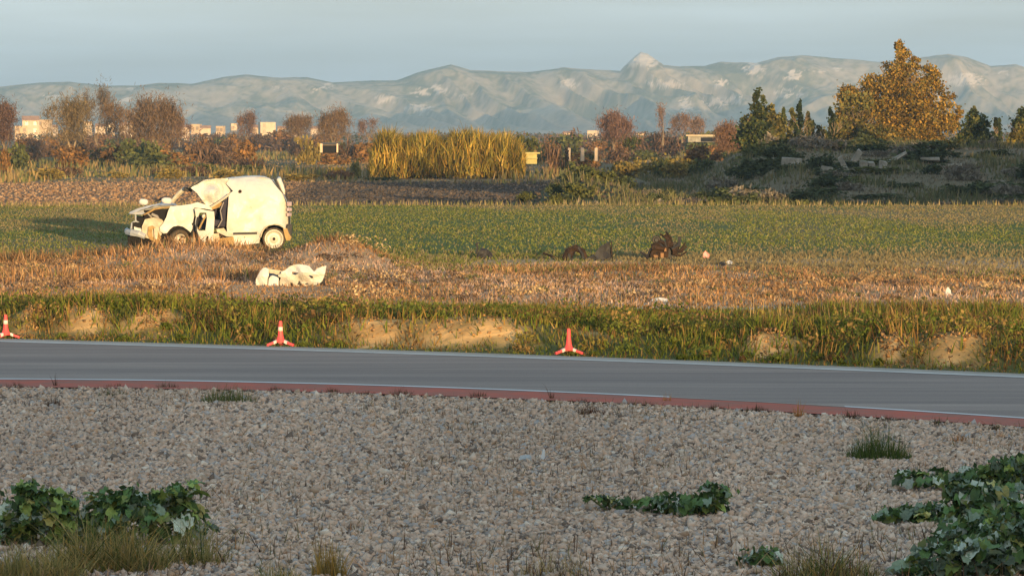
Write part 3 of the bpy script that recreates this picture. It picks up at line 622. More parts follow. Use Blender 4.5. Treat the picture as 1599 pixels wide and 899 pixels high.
# seat and headrest, gear of the cab
st = MB(); st.box((2.12, .42, .62), (.48, .46, .16), Matrix.Rotation(radians(6), 3, 'Y')); st.box((2.33, .42, .90), (.15, .44, .60), Matrix.Rotation(radians(12), 3, 'Y'))
so = st.build('seat', M_seat, van, bevel=.04); hr = MB(); hr.box((2.36, .40, 1.13), (.09, .24, .17), Matrix.Rotation(radians(22), 3, 'Y')); hr.build('headrest', shader('grey_headrest', (.30, .28, .28), rough=.9), so, bevel=.03)
st = MB(); st.box((2.12, 1.12, .62), (.48, .46, .16)); st.box((2.33, 1.12, .92), (.15, .44, .62), Matrix.Rotation(radians(12), 3, 'Y')); st.build('seat', M_seat, van, bevel=.04)
db = MB(); db.box((1.42, WV / 2, .92), (.40, WV - .3, .22), Matrix.Rotation(radians(-14), 3, 'Y')); db.build('dashboard', M_black, van, bevel=.04, jit=.02)
bl = MB(); bl.tube([(2.30, .06, 1.12), (2.22, .03, .92), (2.26, .05, .70), (2.16, .04, .52)], .016, 5); bl.build('seat_belt', shader('grey_belt', (.26, .22, .20), rough=.9), van)
# A pillars, far window frame, mirror arm
pl = MB(); a_ = cv((494, 306)); b_ = cv((602, 192)); pl.tube([(a_[0], 1.25, a_[1]), ((a_[0] + b_[0]) / 2 - .01, 1.2, (a_[1] + b_[1]) / 2 + .01), (b_[0], 1.1, b_[1])], [.050, .058, .052], 6); pl.build('windscreen_pillar', M_whiteb, van)
pk = MB(); c_ = cv((626, 200)); pk.box((c_[0], 1.0, c_[1]), (.20, .3, .085), Matrix.Rotation(radians(14), 3, 'Y')); pk.build('pillar_trim', M_black, van, bevel=.02, jit=.01)
for (px_, py_, w_, h_, y_, nm, mt) in ((447, 288, .27, .15, .55, 'crumpled_airbag', M_bag), (262, 303, .235, .145, 1.3, 'wing_mirror', M_bag)):
    c_ = cv((px_, py_)); m = MB(); pr = [(0, -.5), (.55, -.47), (.85, -.3), (1, 0), (.9, .28), (.6, .45), (0, .5)]
    m.lathe([(r * w_ / 2, z * h_) for r, z in pr], 12, Matrix.Translation((c_[0], y_, c_[1] - .01)) @ Matrix.Rotation(.12, 4, 'Y') @ Matrix.Diagonal((1, .6, 1, 1))); m.build(nm, mt, van, True, jit=.008)
mr = MB(); mr.tube([(cv((262, 315))[0], 1.3, cv((262, 315))[1]), (cv((300, 350))[0], 1.3, cv((300, 350))[1] - .05)], .022, 6); mr.build('mirror_arm', M_black, van)
ws = MB(); ws.tube([(cv(p)[0], .9, cv(p)[1]) for p in ((345, 306), (385, 286), (425, 268), (470, 262))], [.012, .03, .03, .012], 6); ws.build('wiper_cowl', M_black, van)
# bonnet: crushed sheet pointing forward, its shade painted as grey
bn = [(128, 392), (150, 376), (205, 352), (285, 330), (350, 318), (420, 312), (500, 320), (485, 336), (400, 340), (330, 352), (282, 382), (238, 402), (180, 400)]
sheet('bonnet', bn, M_greysheet, van, cv, lambda u, z: .10 + 1.3 * max(0, z - .86), .03, .05, .10, seed=31, cs=4, label='crushed bonnet painted shade grey, pushed up at the front')
bt = MB(); idx = []
nu_, nw_ = 14, 10; vs = []
for i in range(nu_):
    for j in range(nw_):
        u = .10 + 1.1 * i / (nu_ - 1); w = .12 + (WV - .3) * j / (nw_ - 1); z = .86 + .19 * min(1, i / 8) + .07 * (float(fbm(np.array([u * 4]), np.array([w * 4]), 321, 3)[0]) - .5) * 2
        vs.append((u, w, z))
bt.add(vs, [(i * nw_ + j, (i + 1) * nw_ + j, (i + 1) * nw_ + j + 1, i * nw_ + j + 1) for i in range(nu_ - 1) for j in range(nw_ - 1)]); bt.build('bonnet_top', M_greysheet, van)
be = MB(); be.tube([(cv(p)[0], .02, cv(p)[1]) for p in ((250, 404), (290, 384), (335, 358), (400, 346), (470, 342))], [.012, .022, .024, .02, .014], 6); be.build('bonnet_edge', M_rail, van)
# near front wing with the wheel cut out
wing = [(470, 334), (560, 326), (640, 316), (690, 300), (760, 322), (800, 342), (815, 366), (745, 352), (664, 346), (662, 420), (652, 470), (648, 520), (634, 548), (600, 520), (570, 500), (530, 492), (490, 500), (462, 524), (440, 552), (412, 556), (384, 538), (380, 506), (410, 470), (436, 420), (450, 372)]
sheet('front_wing', wing, M_white, van, cv, lambda u, z: -.05 + .12 * max(0, z - .8), .02, .055, .10, seed=37, smooth=True, cs=3.2)
# headlamp cavity, inner panels, grille and broken bumper
cvb = MB(); cvb.box((cv((360, 392))[0], .38, cv((360, 392))[1] - .06), (.62, .45, .30)); cvb.box((1.0, .8, .55), (1.5, 1.2, .42)); cvb.build('engine_bay', M_nearblack, van, jit=.02)
hl = MB(); hl.tube([(.60, .12, .84), (.72, .10, .78), (.78, .12, .70)], [.03, .04, .025], 7); hl.tube([(.50, .15, .86), (.60, .12, .76)], .02, 6); hl.build('headlight', shader('broken_lamp_housing', (.28, .25, .22), rough=.4), van)
sheet('radiator_panel', [(262, 440), (330, 424), (398, 440), (424, 470), (396, 505), (388, 540), (400, 560), (376, 590), (350, 592), (300, 600), (262, 590), (240, 560), (236, 500)], M_whiteb, van, cv, lambda u, z: .0 + .25 * max(0, .45 - u), .02, .05, .10, seed=41, cs=5)
sheet('hanging_bumper_skin', [(290, 500), (322, 490), (352, 510), (372, 548), (392, 590), (378, 640), (350, 648), (330, 620), (300, 605), (280, 560)], M_rail, van, cv, lambda u, z: -.06, .02, .045, .09, seed=43, holes=[[(318, 520), (334, 520), (338, 580), (322, 584)]], cs=5)
sheet('bumper_strip', [(334, 512), (360, 506), (366, 560), (358, 604), (338, 600)], M_whiteb, van, cv, lambda u, z: -.10, .02, .05, .03, seed=44)
gr = MB(); gr.tube([(cv(p)[0], .20, cv(p)[1]) for p in ((158, 470), (190, 455), (232, 480), (250, 520), (205, 512), (168, 500), (158, 470))], .022, 6); gr.tube([(cv((158, 470))[0], .2, cv((158, 470))[1]), (cv((150, 520))[0], .18, cv((150, 520))[1])], .025, 6)
gr.tube([(cv((185, 400))[0], .2, cv((185, 400))[1]), (cv((190, 455))[0], .2, cv((190, 455))[1])], .022, 6); gr.build('grille_frame', M_greysheet, van)
gb = MB(); gb.box((cv((205, 488))[0], .62, cv((205, 488))[1]), (.26, .9, .13)); gb.build('grille_opening', M_nearblack, van)
bu = MB(); pts = [(cv((120, 545))[0], .35, cv((120, 545))[1]), (cv((160, 548))[0], .12, cv((160, 548))[1]), (cv((215, 560))[0], .02, cv((215, 560))[1] - .0), (cv((262, 582))[0], -.02, cv((262, 582))[1])]
bu.tube(pts, [.06, .085, .085, .06], 8); bu.tube([(cv((120, 545))[0], .35, cv((120, 545))[1]), (cv((126, 548))[0], 1.45, cv((126, 548))[1])], [.07, .07], 8); bu.build('front_bumper', M_greysheet, van, jit=.012)
sheet('number_plate_panel', [(172, 500), (236, 520), (240, 548), (178, 536)], M_bag, van, cv, lambda u, z: .10, .02, .05, .02, seed=46)
fr = MB()
for p0, p1, r in (((150, 590), (185, 655), .05), ((190, 600), (235, 650), .045), ((240, 610), (300, 660), .05), ((300, 640), (420, 600), .04), ((400, 560), (440, 640), .06)):
    fr.tube([(cv(p0)[0], .3, cv(p0)[1]), (cv(p1)[0], .22, cv(p1)[1])], r, 7)
fr.box((cv((290, 620))[0], .75, cv((290, 620))[1] + .02), (.95, 1.0, .20)); fr.build('subframe', M_nearblack, van, jit=.02)
# wheels
def wheel(name, px_, py_, r, rimr, y_, tilt, spokes, parent, squash=1.0):
    c_ = cv((px_, py_)); w = empty(name, (c_[0], y_, c_[1])); w.parent = parent; w.rotation_euler = tilt
    R = Matrix.Rotation(pi / 2, 4, 'X')
    t = MB(); t.lathe([(rimr * .98, -.075), (r * .93, -.085), (r, -.055), (r * 1.0, .055), (r * .93, .085), (rimr * .98, .075), (rimr * .9, .02), (rimr * .98, -.075)], 28, R); t.build('tyre', M_tyre, w, True)
    d = MB(); d.lathe([(rimr, .078), (rimr * .93, .084), (rimr * .86, .062), (rimr * .62, .030), (rimr * .40, .050), (rimr * .2, .066), (0.001, .068)], 28, R); d.build('rim', M_rim, w, True)
    h = MB(); h.lathe([(.001, .086), (.035, .084), (.04, .06)], 10, R); h.build('hub_cap', M_rust, w)
    return w
wheel('rear_wheel', 1318, 604, .272, .222, .10, (0, 0, 0), 8, van)
wheel('front_wheel', 540, 610, .25, .15, .16, (.10, .12, .42), 5, van)
wheel('rear_wheel', 1318, 604, .272, .222, WV - .12, (0, 0, pi), 8, van)
wheel('front_wheel', 560, 606, .25, .17, WV - .1, (0, 0, pi), 5, van)
for (p_, w_, h_) in (((514, 616), .085, .17), ((568, 622), .10, .16), ((655, 622), .12, .20)):
    c_ = cv(p_); m = MB(); m.lathe([(r * w_ / 2, z * h_) for r, z in [(0, -.5), (.7, -.45), (1, -.2), (1, .25), (.6, .48), (0, .5)]], 9, Matrix.Translation((c_[0], .03, c_[1])) @ Matrix.Diagonal((1, .5, 1, 1))); m.build('broken_suspension_part', M_rim, van, jit=.008)
sheet('inner_arch', [(430, 560), (470, 524), (530, 498), (590, 520), (640, 556), (660, 600), (700, 660), (420, 660), (400, 620)], M_nearblack, van, cv, lambda u, z: .34, .03, .1, .02, seed=51)
# the driver's door hanging open, its window frame empty
dr = [(664, 352), (700, 350), (760, 366), (822, 374), (826, 430), (818, 540), (806, 640), (796, 676), (766, 690), (740, 664), (706, 618), (682, 566), (676, 520), (668, 478), (676, 420)]
door = sheet('driver_door', dr, M_white, van, cv, lambda u, z: -.20 - .12 * (u - 1.6) / .4, .035, .05, .05, seed=57, holes=[[(706, 384), (758, 384), (764, 430), (758, 480), (750, 530), (704, 532), (688, 520), (684, 470), (692, 420)], [(764, 574), (778, 580), (776, 622), (758, 632), (750, 606)]], smooth=True, cs=3, label='white driver door torn open with an empty window')
ds = MB(); ds.tube([(cv(p)[0], -.24, cv(p)[1]) for p in ((690, 420), (680, 470), (676, 530), (700, 600), (738, 668), (764, 694))], .020, 6); ds.build('door_seal', M_black, door)
dk = MB(); dk.tube([(cv((760, 400))[0], -.15, cv((760, 400))[1]), (cv((700, 520))[0], -.12, cv((700, 520))[1])], .02, 6); dk.build('window_bar', M_rail, door)
dm = MB(); c_ = cv((744, 416)); dm.lathe([(r * .06, z * .11) for r, z in [(0, -.5), (.8, -.35), (1, 0), (.8, .35), (0, .5)]], 9, Matrix.Translation((c_[0], -.10, c_[1]))); dm.build('door_mirror_stub', M_bag, door, True)
dj = MB(); dj.box((cv((730, 470))[0], .30, cv((730, 470))[1]), (.20, .10, .34)); dj.build('cab_lining', M_seat, van); dj = MB(); dj.box((cv((860, 440))[0] + .06, .9, cv((860, 440))[1]), (.5, .1, .5)); dj.build('cab_lining', M_seat, van)
hb = MB(); hb.tube([(cv(p)[0], .05, cv(p)[1]) for p in ((655, 470), (662, 540), (652, 590), (690, 660))], [.05, .055, .05, .03], 7); hb.build('door_hinge_post', M_black, van)

# ------------------------------------------------------------------ white front bumper and bonnet wreck lying in the dry grass
WY = 66.3; wp = P(455, 449, WY); wreck = empty('torn_front_end', (wp.x, WY, gzf(wp.x, WY) - .03), radians(-4))
tag(wreck, 'crumpled white car front end lying in dry grass between the road and the van', 'car wreckage')
K = 12.3 * F / WY; cw = lambda p: ((p[0] - 800) / K, (610 - p[1]) / K)
gl = cw
wreck.location.z = P(455, 448, WY).z
sheet('bumper_skin', [(620, 312), (690, 285), (740, 235), (800, 200), (870, 178), (960, 168), (1080, 184), (1150, 205), (1205, 262), (1235, 296), (1262, 306), (1300, 252), (1380, 222), (1482, 196), (1470, 300), (1440, 400), (1400, 490), (1340, 545), (1262, 596), (1100, 622), (960, 624), (860, 604), (740, 604), (600, 596), (566, 590), (570, 500), (610, 430), (560, 405), (560, 370), (625, 345)], M_white, wreck, cw, lambda u, z: -.14 + .8 * max(0, .24 - z) + 0.55 * max(0, z - .27), .02, .035, .12, seed=61, cs=6,
      holes=[[(826, 310), (890, 318), (962, 330), (930, 356), (880, 376), (836, 352)], [(786, 520), (820, 528), (862, 572), (830, 600), (788, 590)], [(1150, 372), (1215, 392), (1235, 430), (1190, 440), (1160, 410)]], label='crumpled white bumper skin with torn holes')
sheet('wing_scrap', [(128, 590), (118, 520), (122, 446), (160, 384), (196, 312), (250, 250), (304, 232), (366, 264), (376, 380), (352, 450), (340, 590)], M_white, wreck, cw, lambda u, z: -.06 + .3 * max(0, z - .2), .02, .035, .09, seed=63, cs=6)
sheet('cross_rail', [(362, 262), (450, 276), (626, 302), (650, 380), (622, 428), (560, 396), (450, 350), (376, 344)], M_whiteb, wreck, cw, lambda u, z: .02, .03, .04, .05, seed=65)
sheet('lamp_surround', [(362, 592), (366, 452), (400, 404), (440, 386), (520, 412), (560, 440), (562, 592)], M_white, wreck, cw, lambda u, z: -.10 + .35 * z, .02, .04, .05, seed=67)
ud = MB(); ud.box((.05, .22, .12), (1.0, .35, .2)); ud.build('inner_structure', M_black, wreck, jit=.04)

# ------------------------------------------------------------------ debris in the field
def place(px, py, Y=None):
    Y = Y or CH * F / (py - HZ); p = P(px, py, Y); return p
M_dark = shader('dark_bent_plastic', (.012, .012, .017), rough=.6, spec=.3, noise=(6, .5, (.03, .022, .02)))
Y0 = 81.5; s = F / Y0
cd = lambda ox, oy: (lambda p: ((p[0] - ox) / s, (oy - p[1]) / s))
e = empty('wheel_liner_piece', place(757, 404, Y0)); tag(e, 'small dark crumpled plastic piece with an upright stick, between the van and the twisted frame', 'car debris')
sheet('bent_panel', [(744, 404), (746, 394), (752, 387), (760, 389), (767, 394), (772, 404)], M_dark, e, cd(757, 404), lambda u, z: .25 * z, .10, .06, .06, seed=71, cs=8)
m = MB(); m.tube([(-.19, .04, .10), (-.16, .04, .24), (-.19, .04, .34)], [.02, .022, .03], 6); m.tube([(-.19, .04, .34), (-.10, .04, .35)], .016, 5); m.build('bracket', M_black, e)
Y1 = 80.5; s = F / Y1
e = empty('twisted_frame', place(902, 411, Y1)); tag(e, 'rusty brown twisted frame lying in the field beside the dark upright panel', 'car debris')
m = MB(); m.tube([(-.75, .05, .22), (-.50, 0, .12), (-.28, 0, .02), (-.12, -.02, .02)], [.015, .03, .045, .03], 7); m.tube([(-.30, .05, .05), (-.20, .05, .28), (-.05, .05, .33), (.10, .05, .26), (.20, .05, .02)], [.07, .08, .075, .08, .06], 7); m.build('bent_tube', M_rust, e, jit=.012)
m = MB(); m.tube([(.02, .0, .34), (.10, -.02, .22), (.14, -.04, .04)], [.025, .04, .035], 6); m.tube([(.20, .0, .06), (.36, .02, .14), (.45, .0, .05)], [.05, .06, .05], 6); m.tube([(-.15, -.05, .05), (-.2, -.03, .2)], .035, 6); m.build('bracket', M_black, e, jit=.012)
sheet('crumpled_skin', [(878, 404), (884, 394), (893, 387), (902, 388), (897, 396), (892, 408)], M_rust, e, cd(902, 411), lambda u, z: -.03, .03, .06, .06, seed=73, cs=8)
e = empty('upright_panel', place(940, 407, Y1)); tag(e, 'dark triangular body panel standing upright in the field left of the engine heap', 'car debris')
sheet('panel', [(927, 405), (930, 394), (938, 384), (952, 377), (954, 390), (955, 403), (946, 408)], M_dark, e, cd(940, 407), lambda u, z: .3 * u, .05, .07, .05, seed=75, cs=5)
m = MB(); m.tube([(.20, .02, .42), (.21, .02, .2), (.23, .02, .02)], .014, 5); m.build('edge_trim', M_rust, e)
Y2 = 81.0; s = F / Y2; e = empty('engine_heap', place(1032, 409, Y2)); tag(e, 'torn out rusty engine with hoses and pulleys lying in the green field', 'engine')
m = MB(); m.box((-.05, .1, .24), (.40, .4, .36), Matrix.Rotation(.25, 3, 'Y'), .8); m.build('engine_block', M_rust, e, bevel=.02, jit=.045); m = MB(); m.box((.17, .12, .20), (.34, .36, .36), Matrix.Rotation(-.2, 3, 'Y'), .75); m.build('gearbox', M_dark, e, bevel=.02, jit=.045)
m = MB(); m.box((-.06, -.12, .31), (.30, .10, .09), Matrix.Rotation(.15, 3, 'Y')); m.build('cylinder_head', M_rust, e, bevel=.02, jit=.015)
for (a, b_, c_, r) in ((-.10, .0, .48, .10), (.13, -.02, .40, .075), (.30, .0, .34, .10)):
    m = MB(); R = Matrix.Translation((a, c_ * 0 - .05, c_)) @ Matrix.Rotation(pi / 2, 4, 'X'); m.lathe([(0.001, .05), (r * .4, .05), (r * .55, .0), (r * .85, .0), (r, .05), (r, -.05), (0.001, -.05)], 14, R); m.build('pulley', M_black, e)
for k in range(20):
    a = random.uniform(-.3, 2.9); m = MB(); x0, z0 = .15 + .1 * cos(a), .22 + .1 * sin(a); L_ = random.uniform(.18, .36)
    m.tube([(x0, -.12, z0), (x0 + L_ * .6 * cos(a), -.1, z0 + L_ * .6 * sin(a)), (x0 + L_ * cos(a + .4), -.06, z0 + L_ * sin(a + .4))], [.03, .026, .02], 6); m.build('hose', random.choice([M_black, M_rust, M_rust]), e)
m = MB(); m.tube([(-.46, 0, .22), (-.34, -.02, .16), (-.25, -.02, .04)], [.02, .03, .04], 6); m.tube([(-.32, -.03, .04), (-.22, -.05, .3)], .03, 6); m.build('axle_arm', M_dark, e)
m = MB(); m.box((-.12, -.13, .08), (.08, .04, .14)); m.box((.02, -.13, .12), (.07, .04, .16)); m.box((.09, -.14, .27), (.05, .04, .08)); m.build('cast_bracket', shader('rusty_bright_steel', (.26, .14, .07), rough=.9), e, jit=.01)
e = MB(); p = place(1103, 405); e.add([(-.06, 0, 0), (.05, .02, 0), (.07, .05, .10), (-.02, .03, .19), (-.07, .02, .12), (.0, .1, .02)], [(0, 1, 2, 3, 4), (0, 5, 1), (1, 5, 2), (2, 5, 3), (3, 5, 4), (4, 5, 0)])
tag(e.build('lamp_shard', shader('pink_red_shard', (.75, .22, .20), rough=.4), None, loc=p), 'small pink and red shard standing in the field right of the engine', 'car debris')
for (px_, py_, w_, h_, mt, lab) in ((1127, 413, .16, .09, M_dark, 'small black fragment on the field edge right of the red shard'), (1139, 411, .20, .08, M_bag, 'pale flat fragment beside the small black one on the field edge'), (1166, 411, .10, .05, M_dark, 'tiny dark fragment right of the pale flat one'), (1030, 469, .28, .07, M_bag, 'flat white piece lying at the edge of the dirt track'), (1481, 461, .10, .16, M_bag, 'slim white upright piece in the dry grass at far right')):
    p = place(px_, py_ + 3); p.z = max(p.z, gzf(p.x, p.y)); m = MB(); m.add([(-w_ / 2, 0, 0), (w_ * .4, -.03, 0), (w_ / 2, .04, h_ * .6), (.0, .08, h_), (-w_ * .4, .05, h_ * .7), (0, .18, .0)], [(0, 1, 2, 3, 4), (1, 5, 2), (2, 5, 3), (3, 5, 4), (4, 5, 0), (0, 5, 1)])
    tag(m.build('debris_fragment', mt, None, loc=p, jit=.01), lab, 'car debris')
for (px_, py_, lab) in ((820, 723, 'bent scrap of white plastic lying on the gravel'), (847, 720, 'narrow white scrap standing in the gravel beside the bent one')):
    p = place(px_, py_); m = MB(); 
    if px_ == 820: m.add([(-.055, 0, .0), (-.04, .05, .035), (.03, .06, .04), (.055, .01, .03), (.05, -.01, -.03), (.0, -.02, .01)], [(0, 5, 2, 1), (5, 4, 3, 2), (0, 1, 2, 5), (2, 3, 4, 5)])
    else: m.add([(-.022, 0, -.02), (.02, .01, -.02), (.022, .02, .07), (.005, .02, .075), (0, .05, 0)], [(0, 1, 2, 3), (1, 4, 2), (2, 4, 3), (3, 4, 0), (0, 4, 1)])
    tag(m.build('plastic_scrap', shader('grimy_white', (.62, .64, .63), rough=.6), None, loc=p + Vector((0, 0, .03))), lab, 'litter')

# ------------------------------------------------------------------ folding tripod road cones
M_cone = shader('fluorescent_red', (.92, .085, .075), rough=.5, spec=.35)
M_refl = shader('white_band', (.80, .55, .46), rough=.4, spec=.4)
def cone(px_, py_, hpx, band, rot, label):
    p = place(px_, py_); s = F / p.y; h = hpx / s; e = empty('road_cone', (p.x, p.y, .022), rot); tag(e, label, 'road cone', 'tripod road cones along the far road edge')
    m = MB(); m.lathe([(.001, h), (.016, h * .995), (.021, h * .96), (.028, h * .62), (.036, h * .40), (.056, h * .20), (.068, h * .14), (.0, h * .12)], 12); m.build('body', M_cone, e, True)
    if band: b = MB(); b.lathe([(.0235, h * .76), (.0285, h * .755), (.0325, h * .60), (.028, h * .595)], 12); b.build('white_collar', M_refl, e, True)
    for k in range(3):
        a = radians((200, 340, 90)[k]); d = Vector((cos(a), sin(a), 0)); q = Vector((-sin(a), cos(a), 0)); L_ = .185
        def seg(t0, t1, w0, w1, g=0):
            vs = []
            for t_, w_ in ((t0, w0), (t1, w1)):
                zc = h * .24 * (1 - t_) ** 1.3 + .010; c_ = d * (L_ * t_)
                for sx, sz in ((-1, -.8), (1, -.8), (.7, 1), (-.7, 1)): vs.append(c_ + q * (sx * (w_ + g)) + Vector((0, 0, zc + sz * (.017 + g))))
            return vs, [(0, 1, 2, 3), (7, 6, 5, 4), (0, 4, 5, 1), (1, 5, 6, 2), (2, 6, 7, 3), (3, 7, 4, 0)]
        l = MB(); l.add(*seg(.05, .5, .040, .030)); l.add(*seg(.5, 1.0, .030, .027)); lo_ = l.build('leg', M_cone, e, bevel=.006)
        b = MB(); b.add(*seg(.34, .54, .034, .0305, .003)); b.build('reflective_band', M_refl, lo_)
    return e
cone(9, 530.5, 37, True, radians(25), 'red tripod road cone at the left end of the row, cut by the photo edge')
cone(438, 542.5, 39, True, radians(0), 'middle tripod cone with a white collar, standing below the torn white front end')
cone(888, 555.5, 40, False, radians(4), 'plain red tripod cone without a collar, farthest right on the road edge')

# ------------------------------------------------------------------ foreground plants: every leaf an object
def leaf_mesh(seed, elong=1.25, lobes=5):
    r = random.Random(seed); n = 14; vs = [(0, 0, 0)]; fs = []
    for ring, k in ((0, .55), (1, 1.0)):
        for i in range(n + 1):
            t_ = -2.75 + 5.5 * i / n; rad = k * (.5 + .06 * cos(lobes * t_ * 1.15) + r.uniform(-.04, .04)) * (1 if ring else 1)
            x = rad * cos(t_) * elong + .38 * k; y = rad * sin(t_)
            z = .20 * k * sin(t_ * lobes * 1.3 + seed) * ring + .30 * abs(y) - .42 * max(0, x) ** 2 * .7 + r.uniform(-.03, .03)
            vs.append((x, y, z))
    for i in range(n): fs.append((0, 1 + i, 2 + i)); fs.append((1 + i, n + 2 + i, n + 3 + i, 2 + i))
    vs += [(-.5, .03, -.28), (-.5, -.03, -.28)]; a = len(vs); fs.append((0, a - 2, a - 1))
    me = bpy.data.meshes.new('leaf'); me.from_pydata(vs, [], fs); me.update(); me.polygons.foreach_set('use_smooth', np.ones(len(me.polygons), bool)); return me
def leafmat(nm, c):
    m = shader(nm, c, rough=.55, spec=.3, noise=(3, .3, None), rnd=.45, transl=.2); return m
ML = [leafmat('leaf_deep_green', (.10, .175, .05)), leafmat('leaf_blue_green', (.20, .26, .17)), leafmat('leaf_fresh_green', (.26, .33, .08)), leafmat('leaf_yellowing', (.44, .40, .13)), leafmat('leaf_pale_green', (.50, .55, .43))]  # last entry is a pale grey-green leaf tone
LM = []
for k in range(6): 
    for mi in range(5):
        me = leaf_mesh(k + 1, 1.0 + .12 * k, 4 + k % 3); me.materials.append(ML[mi]); LM.append(me)
M_stem = shader('plant_stem', (.14, .17, .07), rough=.8)
def weed(px_, py_, blobs, nleaf, size, wts, label, nstem=10):
    """blobs: ellipses (cx, cy, rx, ry) in photo pixels at the plant's own distance, given real depth"""
    g = G(px_, py_); s = F / g.y; e = empty('leafy_weed', (g.x, g.y, 0)); tag(e, label, 'leafy weed', 'leafy weeds growing through the gravel')
    ar = [b[2] * b[3] for b in blobs]
    st = MB()
    for k in range(nleaf):
        b = random.choices(blobs, ar)[0]
        while True:
            v = Vector([random.uniform(-1, 1) for _ in range(3)])
            if v.length < 1 and v.length > .35: break
        x = (b[0] + v.x * b[2] - px_) / s; dpt = v.y * b[2] * .75 / s; z = (py_ - b[1] - v.z * -b[3]) / s; z = max(.03, z * 1.0 + dpt * .0)
        l = bpy.data.objects.new('leaf', LM[random.randrange(6) * 5 + random.choices(range(5), wts)[0]]); COL.objects.link(l); l.parent = e
        l.location = (x, dpt, z); sz = size * random.uniform(.6, 1.25); l.scale = (sz, sz, sz)
        od = Vector((x * .8 + random.uniform(-.3, .3), dpt - .15 + random.uniform(-.3, .3), 0)); l.rotation_euler = (random.uniform(-.6, .6), random.uniform(-.5, .9), math.atan2(od.y, od.x) + random.uniform(-.6, .6))
        if k % max(1, nleaf // nstem) == 0:
            st.tube([(x * .35, dpt * .35, 0), (x * .75, dpt * .8, z * .6), (x, dpt, z)], [.006, .005, .003], 4, False)
    st.build('stem', M_stem, e)
    rg = np.random.default_rng(nleaf + int(px_)); bl = [((b[0] - px_) / s, 0, (py_ - b[1]) / s, b[2] / s, b[2] * .7 / s, b[3] / s) for b in blobs]; pos, tn = blob_points(bl, int(nleaf * 1.6), 12, rg, .2); pos[:, 2] = np.maximum(pos[:, 2], .01)
    V, Fc, C = quads_cloud(pos, np.full(len(pos), size * .5), np.array([(.07, .12, .04), (.12, .18, .06), (.05, .08, .035), (.20, .22, .09)])[rg.integers(0, 4, len(pos))], .2, 1.7, rg)
    tag(link('small_leaves', npmesh('small_leaves', V, Fc, C), e, M_plant), kind='stuff')
weed(60, 850, [(52, 800, 52, 38), (45, 765, 18, 22), (85, 790, 40, 26), (20, 830, 40, 24), (105, 825, 45, 28)], 295, .080, (5, 3, 4, .3, 1.4), 'broad bushy green weed at the far left bottom, cut by the photo edge')
weed(235, 850, [(225, 800, 75, 38), (282, 768, 26, 26), (190, 785, 50, 26), (160, 815, 45, 30), (290, 815, 40, 30)], 299, .080, (6, 2, 4, .4, 1.4), 'wide green weed with a raised clump on its right, at lower left')
weed(1090, 803, [(1080, 785, 60, 17), (1112, 772, 26, 20), (1040, 787, 40, 12)], 120, .075, (7, 3, 1.5, .3, .8), 'low dark green weed in the middle of the gravel')
weed(965, 798, [(965, 786, 26, 12), (925, 777, 26, 4)], 34, .06, (7, 2, 1, 1, .2), 'small thin creeping weed just left of the low dark green one')
weed(1185, 884, [(1185, 868, 30, 14)], 26, .07, (4, 4, 1, .6, 2), 'small cabbage-like weed near the bottom edge of the gravel')
weed(1500, 815, [(1545, 782, 60, 34), (1470, 805, 70, 22), (1400, 805, 50, 14), (1500, 770, 26, 20)], 299, .082, (6, 5, 1.5, .5, 1.4), 'large spreading dark green weed at right, middle of three')
weed(1575, 855, [(1560, 822, 60, 26), (1610, 815, 40, 36), (1500, 838, 50, 16)], 295, .088, (6, 5, 2, .5, 1.6), 'leafy weed at the right edge between the spreading one and the pale-leaved one')
weed(1540, 900, [(1550, 862, 60, 36), (1480, 872, 60, 26), (1440, 895, 50, 18), (1600, 850, 40, 50)], 299, .088, (4, 7, 2, 1, 2.6), 'large pale-leaved weed in the bottom right corner')
weed(1570, 765, [(1580, 735, 40, 26), (1530, 748, 50, 18), (1455, 745, 60, 10), (1610, 745, 40, 32)], 295, .082, (6, 4, 2, .2, 1), 'dark leafy weed at the right edge above the large spreading one')
GRN = [(.07, .11, .025), (.10, .14, .035), (.16, .16, .05)]; BRN = [(.11, .06, .035), (.075, .045, .03), (.18, .10, .055)]; STR = [(.50, .36, .14), (.34, .28, .10), (.22, .20, .07), (.50, .30, .08)]
tuft('grass_tuft', 1372, 716, 105, 46, 700, GRN, [3, 3, 1], 'green grass tuft on the gravel at right, above the leafy weeds')
tuft('grass_tuft', 358, 628, 90, 26, 420, GRN + [(.2, .2, .06)], [2, 3, 2, 1], 'green grass tuft beside the red kerb apron at left')
tuft('dry_tuft', 86, 634, 36, 16, 150, BRN, [2, 2, 1], 'dark brown dead tuft on the gravel near the left edge')
tuft('dry_tuft', 35, 633, 50, 9, 100, BRN, [2, 2, 1], 'flat brown dead tuft left of the dark brown one')
tuft('grass_tuft', 175, 618, 50, 16, 130, GRN + BRN, [2, 2, 1, 1, 1, 1], 'small mixed green and brown tuft at the red kerb apron')
tuft('dry_tuft', 925, 647, 60, 16, 260, [(.16, .075, .045), (.11, .06, .04)], [1, 1], 'reddish brown dead tuft on the gravel below the right cone')
tuft('dry_tuft', 690, 650, 34, 9, 100, BRN, [1, 1, 1], 'tiny brown tuft on the gravel left of the reddish one')
tuft('dry_tuft', 862, 624, 8, 24, 26, BRN, [1, 1, 1], 'thin upright dark weed on the red apron below the right cone')
tuft('dry_tuft', 88, 604, 9, 20, 24, BRN, [1, 1, 1], 'thin brown weed on the red apron at left')
tuft('orange_weed', 1248, 652, 16, 26, 70, [(.48, .20, .05), (.36, .2, .07)], [2, 1], 'small orange dry weed at the edge of the red apron')
tuft('orange_weed', 1042, 628, 14, 20, 40, [(.45, .22, .07), (.36, .2, .07)], [2, 1], 'small orange weed at the end of the near white line')
tuft('orange_weed', 1498, 690, 26, 20, 90, [(.42, .19, .07), (.30, .17, .07)], [2, 1], 'orange dry weed on the gravel at far right')
